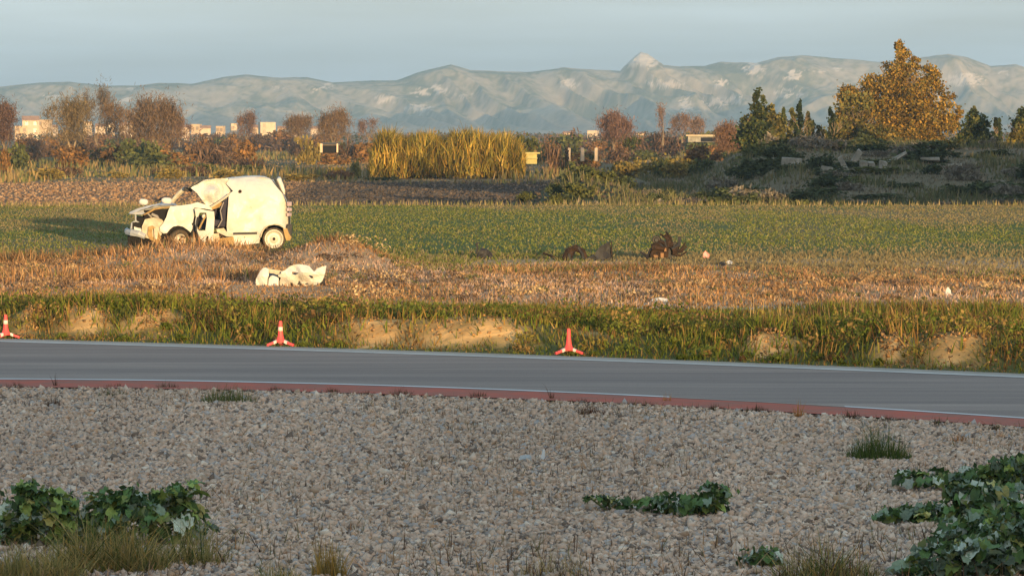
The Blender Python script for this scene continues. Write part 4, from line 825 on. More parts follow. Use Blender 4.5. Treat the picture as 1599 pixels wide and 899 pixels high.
tuft('dry_grass_clump', 170, 890, 190, 80, 1500, STR + GRN, [3, 3, 3, 1, 1, 1, 1], 'straw-coloured grass clump in front of the wide green weed', lean=1.9, bw=(.005, .013))
tuft('dry_grass_clump', 50, 903, 170, 62, 900, STR, [2, 3, 3, .6], 'straw-coloured grass clump in the bottom left corner', lean=1.9, bw=(.005, .013))
tuft('dry_grass_clump', 300, 880, 120, 70, 420, STR + GRN, [3, 3, 3, .5, 1, 1, 1], 'thin pale grass clump at the right end of the wide green weed', lean=1.9, bw=(.004, .010))
tuft('dry_grass_clump', 515, 900, 60, 80, 260, [(.45, .27, .06), (.35, .25, .08), (.2, .17, .06)], [3, 2, 2], 'yellow dry grass clump at the bottom edge left of centre', lean=1.0)
tuft('dry_grass_clump', 430, 908, 90, 36, 220, STR + GRN, [3, 2, 2, 1, 2, 1, 1], 'low green and yellow grass clump beside the yellow one', lean=1.3)
tuft('dry_grass_clump', 1290, 903, 170, 60, 700, STR + GRN + BRN, [2, 2, 2, .5, 1, 1, 1, 1, 1, 1], 'mixed dry grass clump at the bottom edge left of the pale-leaved weed', lean=2.0, bw=(.004, .011))
tuft('dry_grass_clump', 860, 900, 110, 60, 260, BRN + STR, [1, 1, 1, 1, 1, 1, .3], 'faint brown grass clump at the bottom edge in the centre', lean=.9, bw=(.003, .006))
KX = [(22, 'at the left end of the apron'), (178, 'below the gap between the first two cones'), (262, 'left of the green tuft on the apron'), (430, 'just right of the green tuft'), (448, 'second of a pair right of the green tuft'), (520, 'below the middle cone, slightly right'), (575, 'left of and behind the tiny brown tuft'), (628, 'left of the tiny brown tuft'), (748, 'right of the tiny brown tuft'), (905, 'above the reddish dead tuft'), (1000, 'left of the end of the white line'), (1120, 'in the stretch without white line'), (1182, 'left of the small orange weed'), (1330, 'where the white line starts again'), (1385, 'above the big green grass tuft'), (1462, 'left of the far right orange weed'), (1552, 'near the right photo edge')]
for i, (px_, w_) in enumerate(KX):
    g = G(px_, 620); yk = float(kerb_near(g.x * 1.0)); py_ = HZ + CH * F / yk; tuft('kerb_weed', px_, py_ - random.uniform(0, 3), random.uniform(18, 50), random.uniform(7, 13), 160, BRN + [(.10, .12, .04)], [3, 3, 1, 1.5], 'flat dead weed at the apron edge, ' + w_)
n = 17000; y = 21 + 19 * RNG.uniform(0, 1, n) ** .8; x = RNG.uniform(-1, 1, n) * (y * .138 + 1); kk = (fbm(x * .9, y * .5, 211) > .52 - .10 * (y < 25)) & (y < kerb_near(x)); x, y = x[kk], y[kk]; n = len(x)
tag(blades('sparse_grass', x, y, RNG.uniform(.02, .10, n) * np.where(y < 25.5, 1.7, 1), RNG.uniform(.005, .013, n), palette(n, [(.34, .22, .12), (.16, .14, .06), (.11, .065, .04), (.50, .27, .13)], [3, 3, 4, 1.2]), 1.6), 'sparse dry grass and straw scattered over the gravel', 'grass', kind='stuff')

# ------------------------------------------------------------------ trees and bushes
def skeleton(h, w, nf, seed, depth=4, fork=.12, r0=None):
    """a tapered trunk that forks; returns MB and the twig ends"""
    r = random.Random(seed); mb = MB(); tips = []; r0 = r0 or h * .028
    def grow(p, d, L_, rad, k):
        q = p + d * L_ * .5 + Vector((r.uniform(-1, 1), r.uniform(-1, 1), 0)) * L_ * .06; e_ = p + d * L_
        mb.tube([p, q, e_], [rad, rad * .82, rad * .62], 6 if k < 2 else 4, False)
        if k >= 1: tips.append((q, d)); 
        if k >= depth: tips.append((e_, d)); return
        for _ in range(r.choice((2, 3, 3))):
            dd = (d + Vector((r.uniform(-1, 1) * w, r.uniform(-1, 1) * w, r.uniform(-.25, .45)))).normalized()
            grow(e_, dd, L_ * r.uniform(.62, .85), rad * .60, k + 1)
    for i in range(nf):
        a = 2 * pi * i / nf + r.uniform(-.4, .4); d = Vector((cos(a) * w * .55, sin(a) * w * .55, 1)).normalized() if nf > 1 else Vector((.05, 0, 1))
        grow(Vector((0, 0, h * fork)), d, h * .28, r0 * (.75 if nf > 1 else .9), 0)
    mb.tube([(0, 0, -.15), (0, 0, h * fork)], [r0 * 1.3, r0], 7, False)
    return mb, tips
def bare_tree(px_, Y, by, ty, wpx, col, seed, label, cat='tree', nf=3, dens=9, width=.75, group=None, trunkmat=None, tw=.045, z0=None):
    s = F / Y; zb = P(px_, by, Y).z; zt = P(px_, ty, Y).z; x = P(px_, by, Y).x; h = zt - zb; w = wpx / s
    e = empty('bare_tree', (x, Y, zb)); tag(e, label, cat, group)
    mb, tips = skeleton(h, width, nf, seed)
    rq = random.Random(seed + 50); tips = [t_ for t_ in tips if rq.random() > .22]; tp = np.array([t_[0] for t_ in tips]); mxz = tp[:, 2].max() * 1.03; mxr = max(np.percentile(np.hypot(tp[:, 0], tp[:, 1]), 96), .01)
    kx = w / 2 / mxr; kz = h / mxz
    mb.v = [(v[0] * (kx if v[2] > h * .12 else 1), v[1] * (kx if v[2] > h * .12 else 1), v[2] * kz) for v in mb.v]; mb.build('trunk', trunkmat or M_wood, e)
    rg = np.random.default_rng(seed); base_ = np.repeat(tp * [kx, kx, kz], dens * 2, 0); n = len(base_); sd2 = np.repeat(rg.uniform(.3, 1.7, len(tp)), dens * 2)[:, None]
    pos = base_ + sd2 * rg.normal(size=(n, 3)) * np.array([w * .085, w * .085, h * .075]); pos[:, 2] *= np.where(rg.uniform(0, 1, n) < .4, rg.uniform(.42, 1, n), 1); pos = pos[pos[:, 2] > h * .10]; n = len(pos)
    cc = np.array(col) * rg.uniform(.6, 1.4, n)[:, None]
    V, Fc, C = quads_cloud(pos, np.full(n, tw * 1.35), cc, .6, 8, rg)
    link('crown', npmesh('crown', V, Fc, C), e, M_far); return e
def leafy_tree(px_, Y, by, blobs_px, n, size, cols, wts, seed, label, name='leafy_tree', cat='tree', nf=3, ncl=16, group=None, trunk=True, depthk=.8, elong=1.2, jit=.3):
    s = F / Y; zb = P(px_, by, Y).z; x0 = P(px_, by, Y).x; rg = np.random.default_rng(seed)
    e = empty(name, (x0, Y, zb)); tag(e, label, cat, group); top = min(b[1] - b[3] for b in blobs_px); h = (by - top) / s
    if trunk:
        mb, tips = skeleton(h * .8, .5, nf, seed, 3, .15); mb.build('trunk', M_wood, e)
    bl = [((b[0] - px_) / s, rg.uniform(-.3, .3) * b[2] / s * depthk, (by - b[1]) / s, b[2] / s, b[2] / s * depthk, b[3] / s) for b in blobs_px]
    pos, tn = blob_points(bl, n, ncl, rg); ok = pos[:, 2] > .02 * h; pos, tn = pos[ok], tn[ok]; n = len(pos)
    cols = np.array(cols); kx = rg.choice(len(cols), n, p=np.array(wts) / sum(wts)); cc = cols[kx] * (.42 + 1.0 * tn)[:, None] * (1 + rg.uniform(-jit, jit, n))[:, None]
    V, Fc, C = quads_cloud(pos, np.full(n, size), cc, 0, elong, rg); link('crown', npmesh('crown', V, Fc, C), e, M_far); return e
M_pale = shader('pale_bark', (.30, .22, .14), rough=.95, noise=(3, .3, None))
TB = (.20, .125, .07); TG = (.19, .135, .07); TP = (.21, .125, .09)
bare_tree(8, 400, 245, 160, 62, (.15, .085, .06), 1, 'dark brown bare tree at the far left edge, behind the orange bush', nf=3, dens=12)
bare_tree(111, 385, 250, 152, 78, TG, 2, 'tan twiggy tree with a thick pale trunk, left of the tall thin one', nf=3, dens=13, trunkmat=M_pale)
bare_tree(150, 470, 236, 134, 42, (.15, .11, .075), 3, 'tall thin bare tree behind the tan twiggy tree', nf=2, dens=7)
bare_tree(184, 440, 232, 158, 44, TB, 4, 'small reddish bare tree left of the round-crowned one', nf=2, dens=9)
bare_tree(240, 400, 246, 152, 72, (.18, .115, .07), 5, 'round-crowned brown bare tree with pale forked trunks', nf=4, dens=14, trunkmat=M_pale, width=.9)
bare_tree(280, 520, 228, 186, 38, TP, 6, 'low pinkish bare tree right of the round-crowned one', nf=2)
bare_tree(385, 560, 226, 176, 30, TP, 7, 'small pinkish bare tree in front of the town', nf=2)
bare_tree(520, 480, 232, 171, 52, TB, 8, 'bare brown tree standing left of the golden cane thicket', nf=3, dens=10)
bare_tree(468, 560, 224, 180, 40, TB, 9, 'small bare tree left of the yellow-green bush', nf=3)
bare_tree(576, 600, 222, 186, 30, TP, 10, 'thin bare tree just behind the left end of the cane thicket', nf=2, dens=5)
bare_tree(958, 430, 238, 176, 52, (.20, .115, .085), 11, 'pinkish brown bare tree right of the white posts', nf=3, dens=11)
bare_tree(1035, 520, 226, 164, 26, (.24, .15, .11), 12, 'tall thin pinkish tree, leftmost of three before the mountains', nf=1, dens=8, width=.4)
bare_tree(1065, 520, 222, 178, 34, (.23, .145, .105), 13, 'pale pinkish tree, middle of three before the mountains', nf=2, dens=6)
bare_tree(1088, 540, 220, 184, 24, (.23, .15, .11), 14, 'small pinkish tree, rightmost of three before the mountains', nf=2, dens=6)
bare_tree(1137, 360, 250, 194, 44, (.22, .125, .075), 15, 'reddish bare tree left of the dark conifer', nf=3, dens=11)
GOLD = [(.31, .18, .035), (.22, .145, .035), (.15, .115, .03), (.36, .20, .04), (.10, .09, .028)]
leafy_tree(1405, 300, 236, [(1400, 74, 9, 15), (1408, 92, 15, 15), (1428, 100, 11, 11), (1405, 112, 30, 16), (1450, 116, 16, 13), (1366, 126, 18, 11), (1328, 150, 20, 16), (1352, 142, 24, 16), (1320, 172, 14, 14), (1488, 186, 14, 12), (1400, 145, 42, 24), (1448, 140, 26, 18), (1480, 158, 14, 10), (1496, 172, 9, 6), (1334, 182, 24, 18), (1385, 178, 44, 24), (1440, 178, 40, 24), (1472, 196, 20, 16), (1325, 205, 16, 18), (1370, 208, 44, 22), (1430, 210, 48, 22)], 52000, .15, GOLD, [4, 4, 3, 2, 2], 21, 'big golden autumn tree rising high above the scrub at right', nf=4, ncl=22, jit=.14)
leafy_tree(1340, 285, 238, [(1335, 170, 26, 24), (1325, 205, 26, 26), (1360, 215, 34, 20)], 3200, .22, [(.14, .12, .035), (.09, .085, .03), (.20, .14, .04)], [3, 3, 2], 22, 'dark olive-brown tree against the left side of the golden tree', ncl=20)  # leaf colours darker than those of the golden tree
DG = [(.065, .08, .028), (.042, .055, .022), (.11, .105, .035)]
leafy_tree(1183, 262, 250, [(1186, 158, 9, 14), (1184, 176, 18, 14), (1178, 196, 24, 14), (1180, 218, 30, 20), (1165, 210, 14, 24)], 4200, .2, DG, [3, 3, 2], 23, 'dark ragged conifer standing at the left end of the scrub mound', name='conifer', cat='conifer', nf=1, ncl=14)
leafy_tree(1204, 275, 246, [(1202, 178, 10, 14), (1206, 200, 20, 22), (1212, 222, 26, 18)], 2400, .2, [(.16, .13, .04), (.11, .10, .035)], [1, 1], 24, 'golden-brown tree pressed against the right of the dark conifer', ncl=16)
for (a_, ty_, w_, c_, l_) in ((1222, 168, 7, [(.09, .10, .03)], 'green cypress right of the golden-brown tree'), (1248, 157, 7, [(.03, .042, .018)], 'tallest dark cypress spire of the row before the mountains'), (1299, 167, 8, [(.035, .045, .02)], 'dark cypress close to the left of the golden tree'), (1558, 178, 8, [(.05, .06, .025)], 'narrow green cypress right of the dark rounded conifer')):
    leafy_tree(a_, 275, 244, [(a_, ty_ + 12, w_ * .55, 13), (a_, ty_ + 34, w_ * .85, 20), (a_, ty_ + 58, w_, 20)], 1500, .17, c_, [1], 30 + a_, l_, name='cypress', cat='cypress', nf=1, ncl=10)
for (a_, ty_, w_, c_, l_) in ((1238, 172, 8, [(.13, .12, .035), (.09, .09, .03)], 'thin olive tree between the green and the tallest cypress'), (1263, 176, 10, [(.12, .11, .04), (.08, .085, .03)], 'ragged olive tree right of the tallest cypress'), (1284, 196, 14, [(.15, .12, .04), (.10, .09, .03)], 'low olive-gold tree between the cypresses'), (1227, 205, 16, [(.17, .14, .04), (.11, .11, .035)], 'low golden-green tree under the green cypress')):
    leafy_tree(a_, 278, 244, [(a_, ty_ + 12, w_ * .7, 12), (a_, ty_ + 36, w_, 20)], 1100, .2, c_, [1] * 2, 60 + a_, l_, nf=2, ncl=12)
leafy_tree(1524, 262, 245, [(1522, 186, 12, 16), (1520, 205, 22, 22), (1530, 225, 28, 20), (1505, 220, 14, 14)], 4200, .2, DG + [(.11, .10, .035)], [3, 3, 2, 1], 25, 'dark rounded conifer between the golden tree and the photo edge', name='conifer', cat='conifer', nf=1, ncl=16)
leafy_tree(1592, 255, 245, [(1594, 186, 12, 16), (1598, 208, 24, 24), (1602, 228, 30, 18)], 3600, .2, DG, [3, 3, 2], 26, 'dark tree at the far right edge of the photo', ncl=16)
leafy_tree(1585, 245, 248, [(1588, 222, 16, 14), (1604, 214, 12, 20)], 1200, .17, [(.24, .18, .04), (.16, .13, .035)], [1, 1], 27, 'small golden bush in front of the dark tree at the far right edge', name='bush', cat='bush', trunk=False)
# cane thicket
def cane(px0, px1, Y, by, top, n, label):
    s = F / Y; x0 = P(px0, by, Y).x; x1 = P(px1, by, Y).x; x = RNG.uniform(x0, x1, n); y = RNG.uniform(Y - 1.5, Y + 7, n); z = np.full(n, P(px0, by, Y).z)
    tp = np.interp(x, np.linspace(x0, x1, len(top)), top) + 26 * np.exp(-((x - x0) / .5) ** 2) + 22 * np.exp(-((x - x1) / .5) ** 2); H_ = (by - tp) / s * (.66 + .62 * fbm(x * 1.1, y * .5, 401)); t_ = RNG.uniform(0, 1, n) ** .8
    z = z + H_ * t_ * .78; h = H_ * .30 * RNG.uniform(.5, 1.2, n)
    cl = sst(.32, .68, fbm(x * 1.5 + z * .5, y * .7 + z * 1.6, 403))[:, None]
    C = palette(n, [(.42, .25, .045), (.30, .22, .04), (.20, .17, .035), (.46, .30, .08)], [3, 4, 4, 1], .3) * (.42 + .85 * cl)
    a = blades('cane_thicket', x, y, h, RNG.uniform(.05, .12, n), C, 1.1, M_far, z=z); tag(a, label, 'cane thicket', kind='stuff')
    return a
cane(577, 818, 282, 279, [214, 206, 208, 210, 206, 208, 212, 207, 206, 208, 206, 210, 216], 20000, 'dense golden-green cane thicket standing in the middle distance')
cane(495, 548, 278, 281, [268, 262, 260, 264], 1500, 'low clump of pale dry cane left of the tall thicket')
# bushes: shared meshes, one object each
def bush_mesh(k, cols, twig):
    rg = np.random.default_rng(900 + k); bl = [(rg.uniform(-.4, .4), rg.uniform(-.4, .4), rg.uniform(.25, .5), rg.uniform(.4, .7), rg.uniform(.4, .6), rg.uniform(.3, .5)) for _ in range(4)]
    pos, tn = blob_points(bl, 620, 9, rg); pos[:, 2] = np.abs(pos[:, 2]); n = len(pos); cols = np.array(cols)
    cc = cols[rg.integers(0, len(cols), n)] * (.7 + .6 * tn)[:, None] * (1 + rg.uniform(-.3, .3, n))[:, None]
    V, Fc, C = quads_cloud(pos, np.full(n, .06 if twig else .13), cc, .6 if twig else 0, 5 if twig else 1.2, rg)
    me = npmesh('bush', V, Fc, C); me.materials.append(M_far); return me
KIND = {'brown twiggy': [(.17, .10, .06), (.12, .075, .05)], 'olive green': [(.11, .11, .035), (.08, .085, .03)], 'golden': [(.27, .19, .05), (.19, .14, .04)], 'dark evergreen': [(.075, .085, .038), (.05, .058, .028)], 'rust coloured': [(.26, .13, .045), (.18, .10, .04)], 'grey dead': [(.22, .18, .135), (.15, .125, .095)]}
BM = {k: [bush_mesh(10 * i + j, c_, k in ('brown twiggy', 'grey dead')) for j in range(3)] for i, (k, c_) in enumerate(KIND.items())}
def bush(kind, px_, Y, wpx, hpx, label, group=None, by=None, shade=None):
    s = F / Y; x = P(px_, 0, Y).x; z = gzf(x, Y) if by is None else P(px_, by, Y).z
    o = bpy.data.objects.new('bush', random.choice(BM[kind])); COL.objects.link(o); o.location = (x, Y, z - .05); o.rotation_euler = (0, 0, random.uniform(0, 6.28))
    o.scale = (wpx / s / 1.9, wpx / s / 1.9, hpx / s / .95); return tag(o, label, 'bush', group)
ANCH = [(8, 'the photo edge at left'), (111, 'the tan twiggy tree'), (150, 'the tall thin bare tree'), (184, 'the small reddish tree'), (240, 'the round-crowned bare tree'), (330, 'the empty gap in the trees'), (385, 'the small pinkish tree'), (418, 'the broad bright town block'), (468, 'the yellow-green bush'), (515, 'the pillared hut'), (556, 'the cane thicket end'), (700, 'mid cane thicket'), (830, 'the yellow shed'), (888, 'the leftmost white post'), (931, 'the rightmost white post'), (958, 'the pinkish brown tree'), (1035, 'the tall thin pinkish tree'), (1088, 'the small pinkish tree'), (1137, 'the reddish bare tree'), (1183, 'the dark ragged conifer'), (1248, 'the tallest cypress'), (1299, 'the dark cypress'), (1345, 'the leaning slabs'), (1405, 'the big golden tree'), (1455, 'the flat rubble slab'), (1524, 'the rounded conifer'), (1558, 'the narrow green cypress'), (1592, 'the photo edge at right')]
USED = set()
def zone(kinds, n, x0, x1, Y0, Y1, w, h, where):
    for i in range(n):
        for _ in range(60):
            Y = Y0 + (Y1 - Y0) * ((i + random.random()) / n); k = random.choice(kinds); f_ = 300 / Y; px_ = random.uniform(x0, x1); hh = random.uniform(*h); ww = random.uniform(*w)
            a_ = min(ANCH, key=lambda t: abs(t[0] - px_)); dx = px_ - a_[0]; side = 'below' if abs(dx) < 9 else ('left of' if dx < 0 else 'right of')
            row = ('in front', 'midway back', 'far back')[min(2, int(3 * i / n))]; tall = ('low' if hh < (h[0] + h[1]) / 2 else 'tall') + (' narrow' if ww < (w[0] + w[1]) / 2 else ' wide')
            if 1290 < px_ < 1415 and 'shaded' in where: hh = min(hh, h[0])
            lab = '%s %s bush %s %s, %s' % (tall, k, side, a_[1], row)
            if lab not in USED: break
        USED.add(lab); bush(k, px_, Y, ww * f_, hh * f_, lab, '%s bushes %s' % (k, where))
zone(['brown twiggy', 'olive green', 'brown twiggy', 'rust coloured'], 56, -60, 575, 330, 640, (60, 130), (28, 62), 'on the fallow land left of the cane thicket')
zone(['olive green', 'golden', 'brown twiggy'], 16, -60, 560, 268, 320, (34, 70), (10, 20), 'low on the bank behind the ploughed strip at left')
zone(['brown twiggy', 'olive green', 'rust coloured'], 28, 800, 1180, 330, 640, (60, 120), (24, 50), 'on the fallow land right of the cane thicket')
zone(['golden', 'rust coloured', 'olive green'], 12, 955, 1105, 283, 300, (34, 60), (22, 34), 'in the low golden hedge right of the white posts')
zone(['dark evergreen', 'olive green', 'dark evergreen'], 16, 820, 1010, 158, 180, (16, 34), (8, 16), 'on the low hummock at the back of the field')
zone(['dark evergreen', 'grey dead', 'olive green', 'dark evergreen'], 62, 1120, 1640, 152, 206, (30, 70), (8, 20), 'on the shaded scrub mound at right')
zone(['dark evergreen', 'grey dead'], 10, 1010, 1140, 158, 180, (18, 40), (6, 11), 'at the low left foot of the scrub mound')
zone(['grey dead', 'dark evergreen', 'olive green'], 26, 1140, 1640, 204, 240, (34, 66), (10, 22), 'along the crest of the scrub mound')
zone(['brown twiggy', 'dark evergreen', 'rust coloured'], 20, -100, 1700, 650, 1100, (110, 220), (30, 52), 'in the distant tree line before the town')
zone(['dark evergreen', 'brown twiggy'], 8, 600, 880, 300, 330, (30, 50), (56, 70), 'rising just behind the cane thicket')
for a_, l_ in ((745, 'left one of two dark pointed evergreens over the cane thicket'), (752, 'right one of two dark pointed evergreens over the cane thicket'), (842, 'dark pointed evergreen just right of the rounded green bush'), (850, 'middle pointed evergreen beyond the yellow shed'), (864, 'tallest pointed evergreen beyond the yellow shed')): bush('dark evergreen', a_, 420, 10, 36 + (a_ == 864) * 6, l_, 'small dark pointed evergreens beyond the cane thicket')
bush('rust coloured', 6, 300, 34, 42, 'bright rust-orange bush at the far left edge')
bush('golden', 478, 400, 46, 50, 'bright yellow-green bush before the town, left of the pillared hut')
bush('olive green', 822, 330, 46, 40, 'rounded green bush behind the yellow shed', by=238)
bush('dark evergreen', 985, 300, 26, 22, 'black-green round bush on the slope right of the posts', by=232)
bush('dark evergreen', 556, 283, 20, 36, 'dark upright bush beside the left end of the cane thicket')
bush('dark evergreen', 598, 272, 70, 9, 'low dark bush at the foot of the cane thicket')
bush('dark evergreen', 1165, 205, 22, 26, 'dark bush at the left end of the scrub mound')
n = 70000; y = 146 + 154 * RNG.uniform(0, 1, n) ** 1.5; x = RNG.uniform(-2, 44, n); kk = (x > 5.5 + 4 * sst(210, 240, y) - 5 * (np.abs(y - 166) < 14)) & (x < y * .138 + 6); x, y = x[kk], y[kk]; n = len(x)
pn = fbm(x * .35, y * .12, 231)[:, None]
C = np.where(pn > .5, palette(n, [(.13, .125, .055), (.09, .095, .045), (.18, .145, .075)], [2, 2, 2]), palette(n, [(.19, .15, .095), (.26, .21, .15), (.11, .09, .06)], [3, 2, 2]))
tag(blades('mound_scrub', x, y, (.12 + .45 * sst(.4, .7, pn[:, 0])) * RNG.uniform(.4, 1.2, n), RNG.uniform(.05, .14, n), C, 1.2, M_far), 'tangled dark brambles and dead grass covering the scrub mound', 'scrub', kind='stuff')
zone(['brown twiggy', 'olive green', 'brown twiggy', 'rust coloured'], 30, -60, 620, 650, 820, (110, 210), (46, 76), 'in the brown scrub belt before the town')
zone(['brown twiggy', 'rust coloured', 'brown twiggy', 'olive green'], 18, 825, 1150, 520, 760, (110, 200), (50, 84), 'in the scrub belt right of the cane thicket')
# a wood closing the view in the far distance
n = 60000; x = RNG.uniform(-300, 300, n); y = RNG.uniform(800, 1900, n); kk = (np.abs(x) < y * .145 + 5) & (fbm(x * .02, y * .006, 221) > .42); x, y = x[kk], y[kk]; n = len(x)
hh_ = 3.0 * (.4 + fbm(x * .05, y * .02, 223)); V, Fc, C = quads_cloud(np.stack([x, y, -.8 + hh_ * RNG.uniform(0, 1, n)], -1), np.full(n, .6), palette(n, [(.13, .085, .055), (.08, .08, .035), (.18, .11, .07), (.045, .055, .03)], [3, 2, 2, 2], .3))
tag(link('far_wood', npmesh('far_wood', V, Fc, C), None, M_far), 'distant brown and green woodland along the plain below the mountains', 'woodland', kind='stuff')
# evergreen row added outside the frame at right to shade the scrub mound
V = []; n = 26000; bl = [(x_, 136 + random.uniform(-1.2, 1.2), 2.6 + random.uniform(-.2, .3), 1.7, 1.6, 4.4 + random.uniform(-.5, .6)) for x_ in np.arange(22.3, 66, 1.7)]
pos, tn = blob_points(bl, n, 26, shell=.0); pos[:, 2] = np.maximum(pos[:, 2], -.1); V, Fc, C = quads_cloud(pos, np.full(len(pos), .75), palette(len(pos), DG, [1, 1, 1]))
tag(link('shade_windbreak', npmesh('shade_windbreak', V, Fc, C), None, M_far), 'dense evergreen row added unseen at right to shade the scrub mound', 'shade_windbreak', kind='stuff')

# ------------------------------------------------------------------ small built things in the middle distance
M_plaster = shader('sunlit_plaster', (.58, .40, .23), rough=.95, noise=(.6, .25, None))
M_plaster2 = shader('pale_plaster', (.62, .46, .31), rough=.95, noise=(.6, .25, None))
M_tile = shader('roof_tile', (.36, .20, .12), rough=.95, noise=(.5, .3, None)); M_pane = shader('window_glass', (.34, .24, .15), rough=.2, spec=.5)
M_conc = shader('grey_concrete', (.27, .245, .20), rough=1, noise=(2.5, .5, None)); M_yel = shader('yellow_sheet', (.42, .36, .15), rough=.9, noise=(2, .3, None))
def house(px_, Y, wpx, ty, floors, mat, gable, label):
    s = F / Y; x = P(px_, 0, Y).x; z0 = -.8; H_ = P(px_, ty + 7, Y).z - z0; w = wpx / s; d = w * .8; e = empty('house', (x, Y, z0), random.uniform(-.35, .35)); tag(e, label, 'house', 'houses of the distant town')
    rh = H_ * (.18 if gable else .03); m = MB(); m.box((0, d / 2, (H_ - rh) / 2), (w, d, H_ - rh)); m.build('wall', mat, e)
    m = MB(); zt = H_ - rh
    if gable: m.add([(-w * .53, -.3, zt), (w * .53, -.3, zt), (w * .53, d + .3, zt), (-w * .53, d + .3, zt), (-w * .53, d / 2, H_), (w * .53, d / 2, H_)], [(0, 1, 5, 4), (2, 3, 4, 5), (0, 4, 3), (1, 2, 5), (0, 3, 2, 1)])
    else: m.box((0, d / 2, H_ - rh / 2), (w * 1.03, d * 1.03, rh))
    m.build('roof', M_tile if gable else mat, e)
    nw_ = max(2, int(w / 3.2)); wm = None
    for f_ in range(floors):
        for k in range(nw_):
            if random.random() < .4: continue
            zc = (f_ + .55) * zt / floors; xc = (k + .5) * w / nw_ - w / 2
            if wm is None:
                mm = MB(); mm.box((0, 0, 0), (1.1, .10, 1.3)); wm = mm.build('window', M_pane, e); wm.location = (xc, -.03, zc)
            else:
                o = wm.copy(); COL.objects.link(o); o.parent = e; o.location = (xc, -.03, zc)
HS = [(32, 20, 190, 2, 0, 'wide low pale house beside the dark tree at the far left of the town'), (47, 26, 174, 3, 1, 'tallest pale block at the left of the town'), (66, 18, 180, 3, 0, 'square pale block just right of the tallest one'), (80, 12, 188, 2, 1, 'small pale house left of the tan twiggy tree'),
      (136, 14, 183, 2, 0, 'small pale block between the tan tree and the tall thin tree'), (156, 16, 186, 2, 1, 'pale house just right of the tall thin bare tree'), (172, 12, 185, 2, 0, 'small cream block left of the reddish bare tree'), (190, 12, 184, 2, 1, 'small cream house behind the reddish bare tree'), (207, 11, 184, 2, 0, 'cream block left of the round-crowned tree'),
      (284, 22, 188, 2, 1, 'wide cream house right of the round-crowned tree'), (304, 14, 187, 2, 0, 'middle block of the cream row right of the round-crowned tree'), (320, 16, 189, 2, 1, 'low cream house at the right end of that row'), (342, 12, 190, 2, 0, 'tiny cream block before the small pinkish tree'), (365, 10, 186, 2, 0, 'tiny pale block left of the small pinkish tree'),
      (402, 18, 188, 2, 1, 'pinkish house right of the small pinkish tree'), (418, 24, 184, 3, 0, 'broad bright block in the middle of the town'), (440, 14, 190, 2, 1, 'low house right of the broad bright block'), (492, 16, 190, 2, 1, 'yellowish house left of the brown bare tree'), (517, 11, 193, 2, 0, 'small bright cube house behind the brown bare tree'), (462, 12, 191, 2, 0, 'small pale block left of the yellow-green bush'),
      (886, 14, 198, 1, 1, 'low pale house right of the pointed evergreens'), (925, 16, 197, 1, 0, 'low pale building left of the pinkish tree'), (1000, 16, 199, 1, 1, 'low pinkish house left of the three thin trees'), (790, 12, 199, 1, 1, 'faint house above the cane thicket')]
for i, (a_, w_, t_, f_, g_, l_) in enumerate(HS): house(a_, 1300 + (i * 37) % 130, w_, t_, f_, (M_plaster, M_plaster2)[i % 2], g_, l_)
for i, (a_, l_) in enumerate(((888, 'leftmost of three white posts beyond the ploughed strip'), (909.5, 'middle one of three white posts beyond the ploughed strip'), (931, 'rightmost of three white posts beyond the ploughed strip'))):
    Y = 330; p = P(a_, 248, Y); m = MB(); m.tube([(0, 0, -.2), (0, 0, .92), (0, 0, .98)], [.17, .17, .10], 8); tag(m.build('white_post', M_plaster2, None, loc=p), l_, 'post', 'white posts beyond the field')
Y = 335; p = P(515, 240, Y); s = F / Y; e = empty('pillared_hut', p); tag(e, 'dark low hut with two pale pillars standing left of the cane thicket', 'hut')
for a_ in (502, 527):
    m = MB(); m.box(((a_ - 515) / s, -.2, .5), (.22 if a_ == 502 else .14, .3, .80)); m.build('pillar', M_plaster2, e)
m = MB(); m.box((0, 1.0, .45), (1.3, 1.8, .8)); m.build('wall', M_nearblack, e); m = MB(); m.box((0, 1.0, .86), (1.75, 2.4, .06), Matrix.Rotation(.08, 3, 'X')); m.build('roof', M_wood, e)
Y = 296; p = P(830, 256, Y); s = F / Y; e = empty('yellow_shed', p); tag(e, 'small bright yellow shed with a flat roof at the right end of the cane thicket', 'shed')
m = MB(); m.box((0, .6, .4), (.85, 1.2, .8)); m.build('wall', M_yel, e); m = MB(); m.box((.05, .6, .86), (1.25, 1.6, .12)); m.build('roof', M_yel, e)
m = MB(); m.box((.0, -.25, .45), (.95, .4, .07)); m.build('shelf', M_yel, e)
Y = 520; p = P(1100, 216, Y); s = F / Y; e = empty('farm_shed', (p.x, Y, P(0, 222, Y).z)); tag(e, 'long low farm shed with a pale roof behind the bare trees', 'shed')
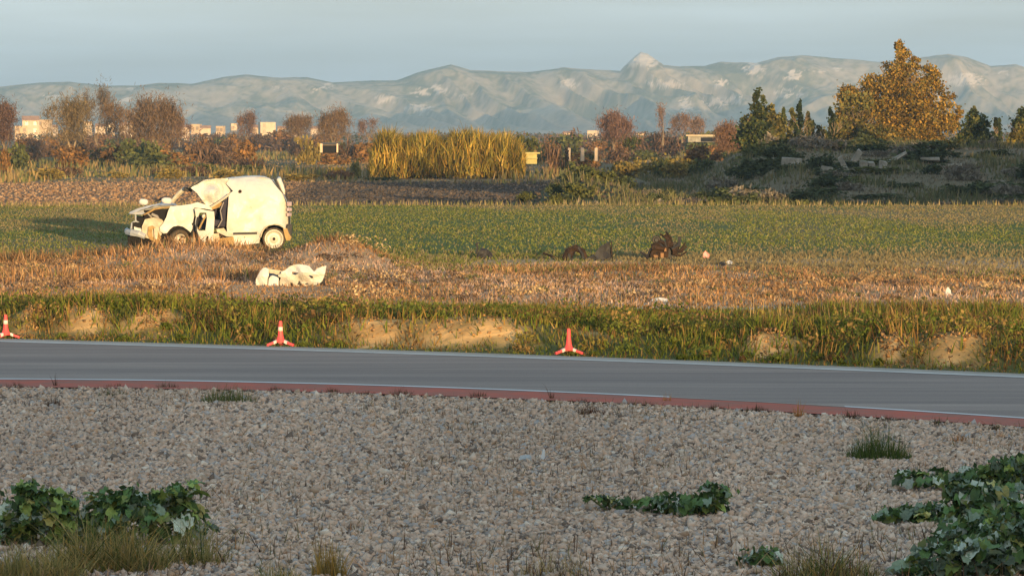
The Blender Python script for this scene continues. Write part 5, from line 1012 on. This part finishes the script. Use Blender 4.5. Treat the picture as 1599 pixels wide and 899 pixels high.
m = MB(); m.box((0, 2, .4), (4.6, 4, .8)); m.build('wall', M_conc, e); m = MB(); m.box((0, 2, .93), (5.2, 4.6, .16)); m.build('roof', M_plaster2, e); m = MB(); m.box((.6, -.02, .35), (2.2, .06, .6)); m.build('opening', M_nearblack, e)
# rubble on the scrub mound
RB = [(1318, 262, .85, .30, 62, 'long leaning slab at the left of the rubble, tilted to the right'), (1334, 252, .95, .22, -58, 'long leaning slab crossing the other to form a peak'), (1348, 262, .30, .5, 3, 'short upright block right of the leaning slabs'), (1362, 264, .28, .42, -8, 'second short upright block right of the leaning slabs'), (1378, 262, .34, .4, 12, 'third short upright block, near the broken beam'), (1400, 250, 1.0, .18, -30, 'broken beam sloping down at the right end of the rubble'), (1290, 270, .5, .35, 8, 'rounded pale block left of the leaning slabs'), (1452, 252, .8, .14, 4, 'flat slab lying on the mound right of the rubble'), (1478, 262, 1.3, .12, -3, 'wide flat slab lying low on the mound at right'), (1556, 288, .7, .16, 5, 'flat pale slab low on the mound at far right'), (1236, 258, .9, .4, 5, 'weathered slab on the left part of the mound')]
for i, (a_, b_, w_, h_, an, l_) in enumerate(RB):
    Y = 158 + 8 * (i % 3); p = P(a_, b_, Y); p.z = p.z; gy = Y
    for Yt in range(150, 214):
        q = P(a_, b_, Yt)
        if q.z <= gzf(q.x, Yt) + .15: gy = Yt; break
    p = P(a_, b_, gy - .5); m = MB(); m.box((0, 0, .10), (w_ * 1.15, .34, h_ * 1.2), Matrix.Rotation(radians(an), 3, 'Y')); tag(m.build('rubble_slab', M_conc, None, bevel=.03, jit=.085, loc=p), l_, 'slab')

# ------------------------------------------------------------------ haze in the air between here and the mountains
HM = bpy.data.materials.new('haze_air'); HM.use_nodes = True; t = HM.node_tree; t.nodes.remove(t.nodes['Principled BSDF'])
pv = t.nodes.new('ShaderNodeVolumePrincipled'); pv.inputs['Color'].default_value = (.45, .72, 1, 1); pv.inputs['Density'].default_value = 1.45e-4; pv.inputs['Anisotropy'].default_value = 0.0
t.links.new(pv.outputs[0], t.nodes['Material Output'].inputs['Volume'])
m = MB(); m.box((0, 2550, 57), (4200, 5500, 130)); hz = m.build('haze', HM); tag(hz, kind='stuff')
tag(hz, 'pale blue haze hanging over the plain', 'haze')
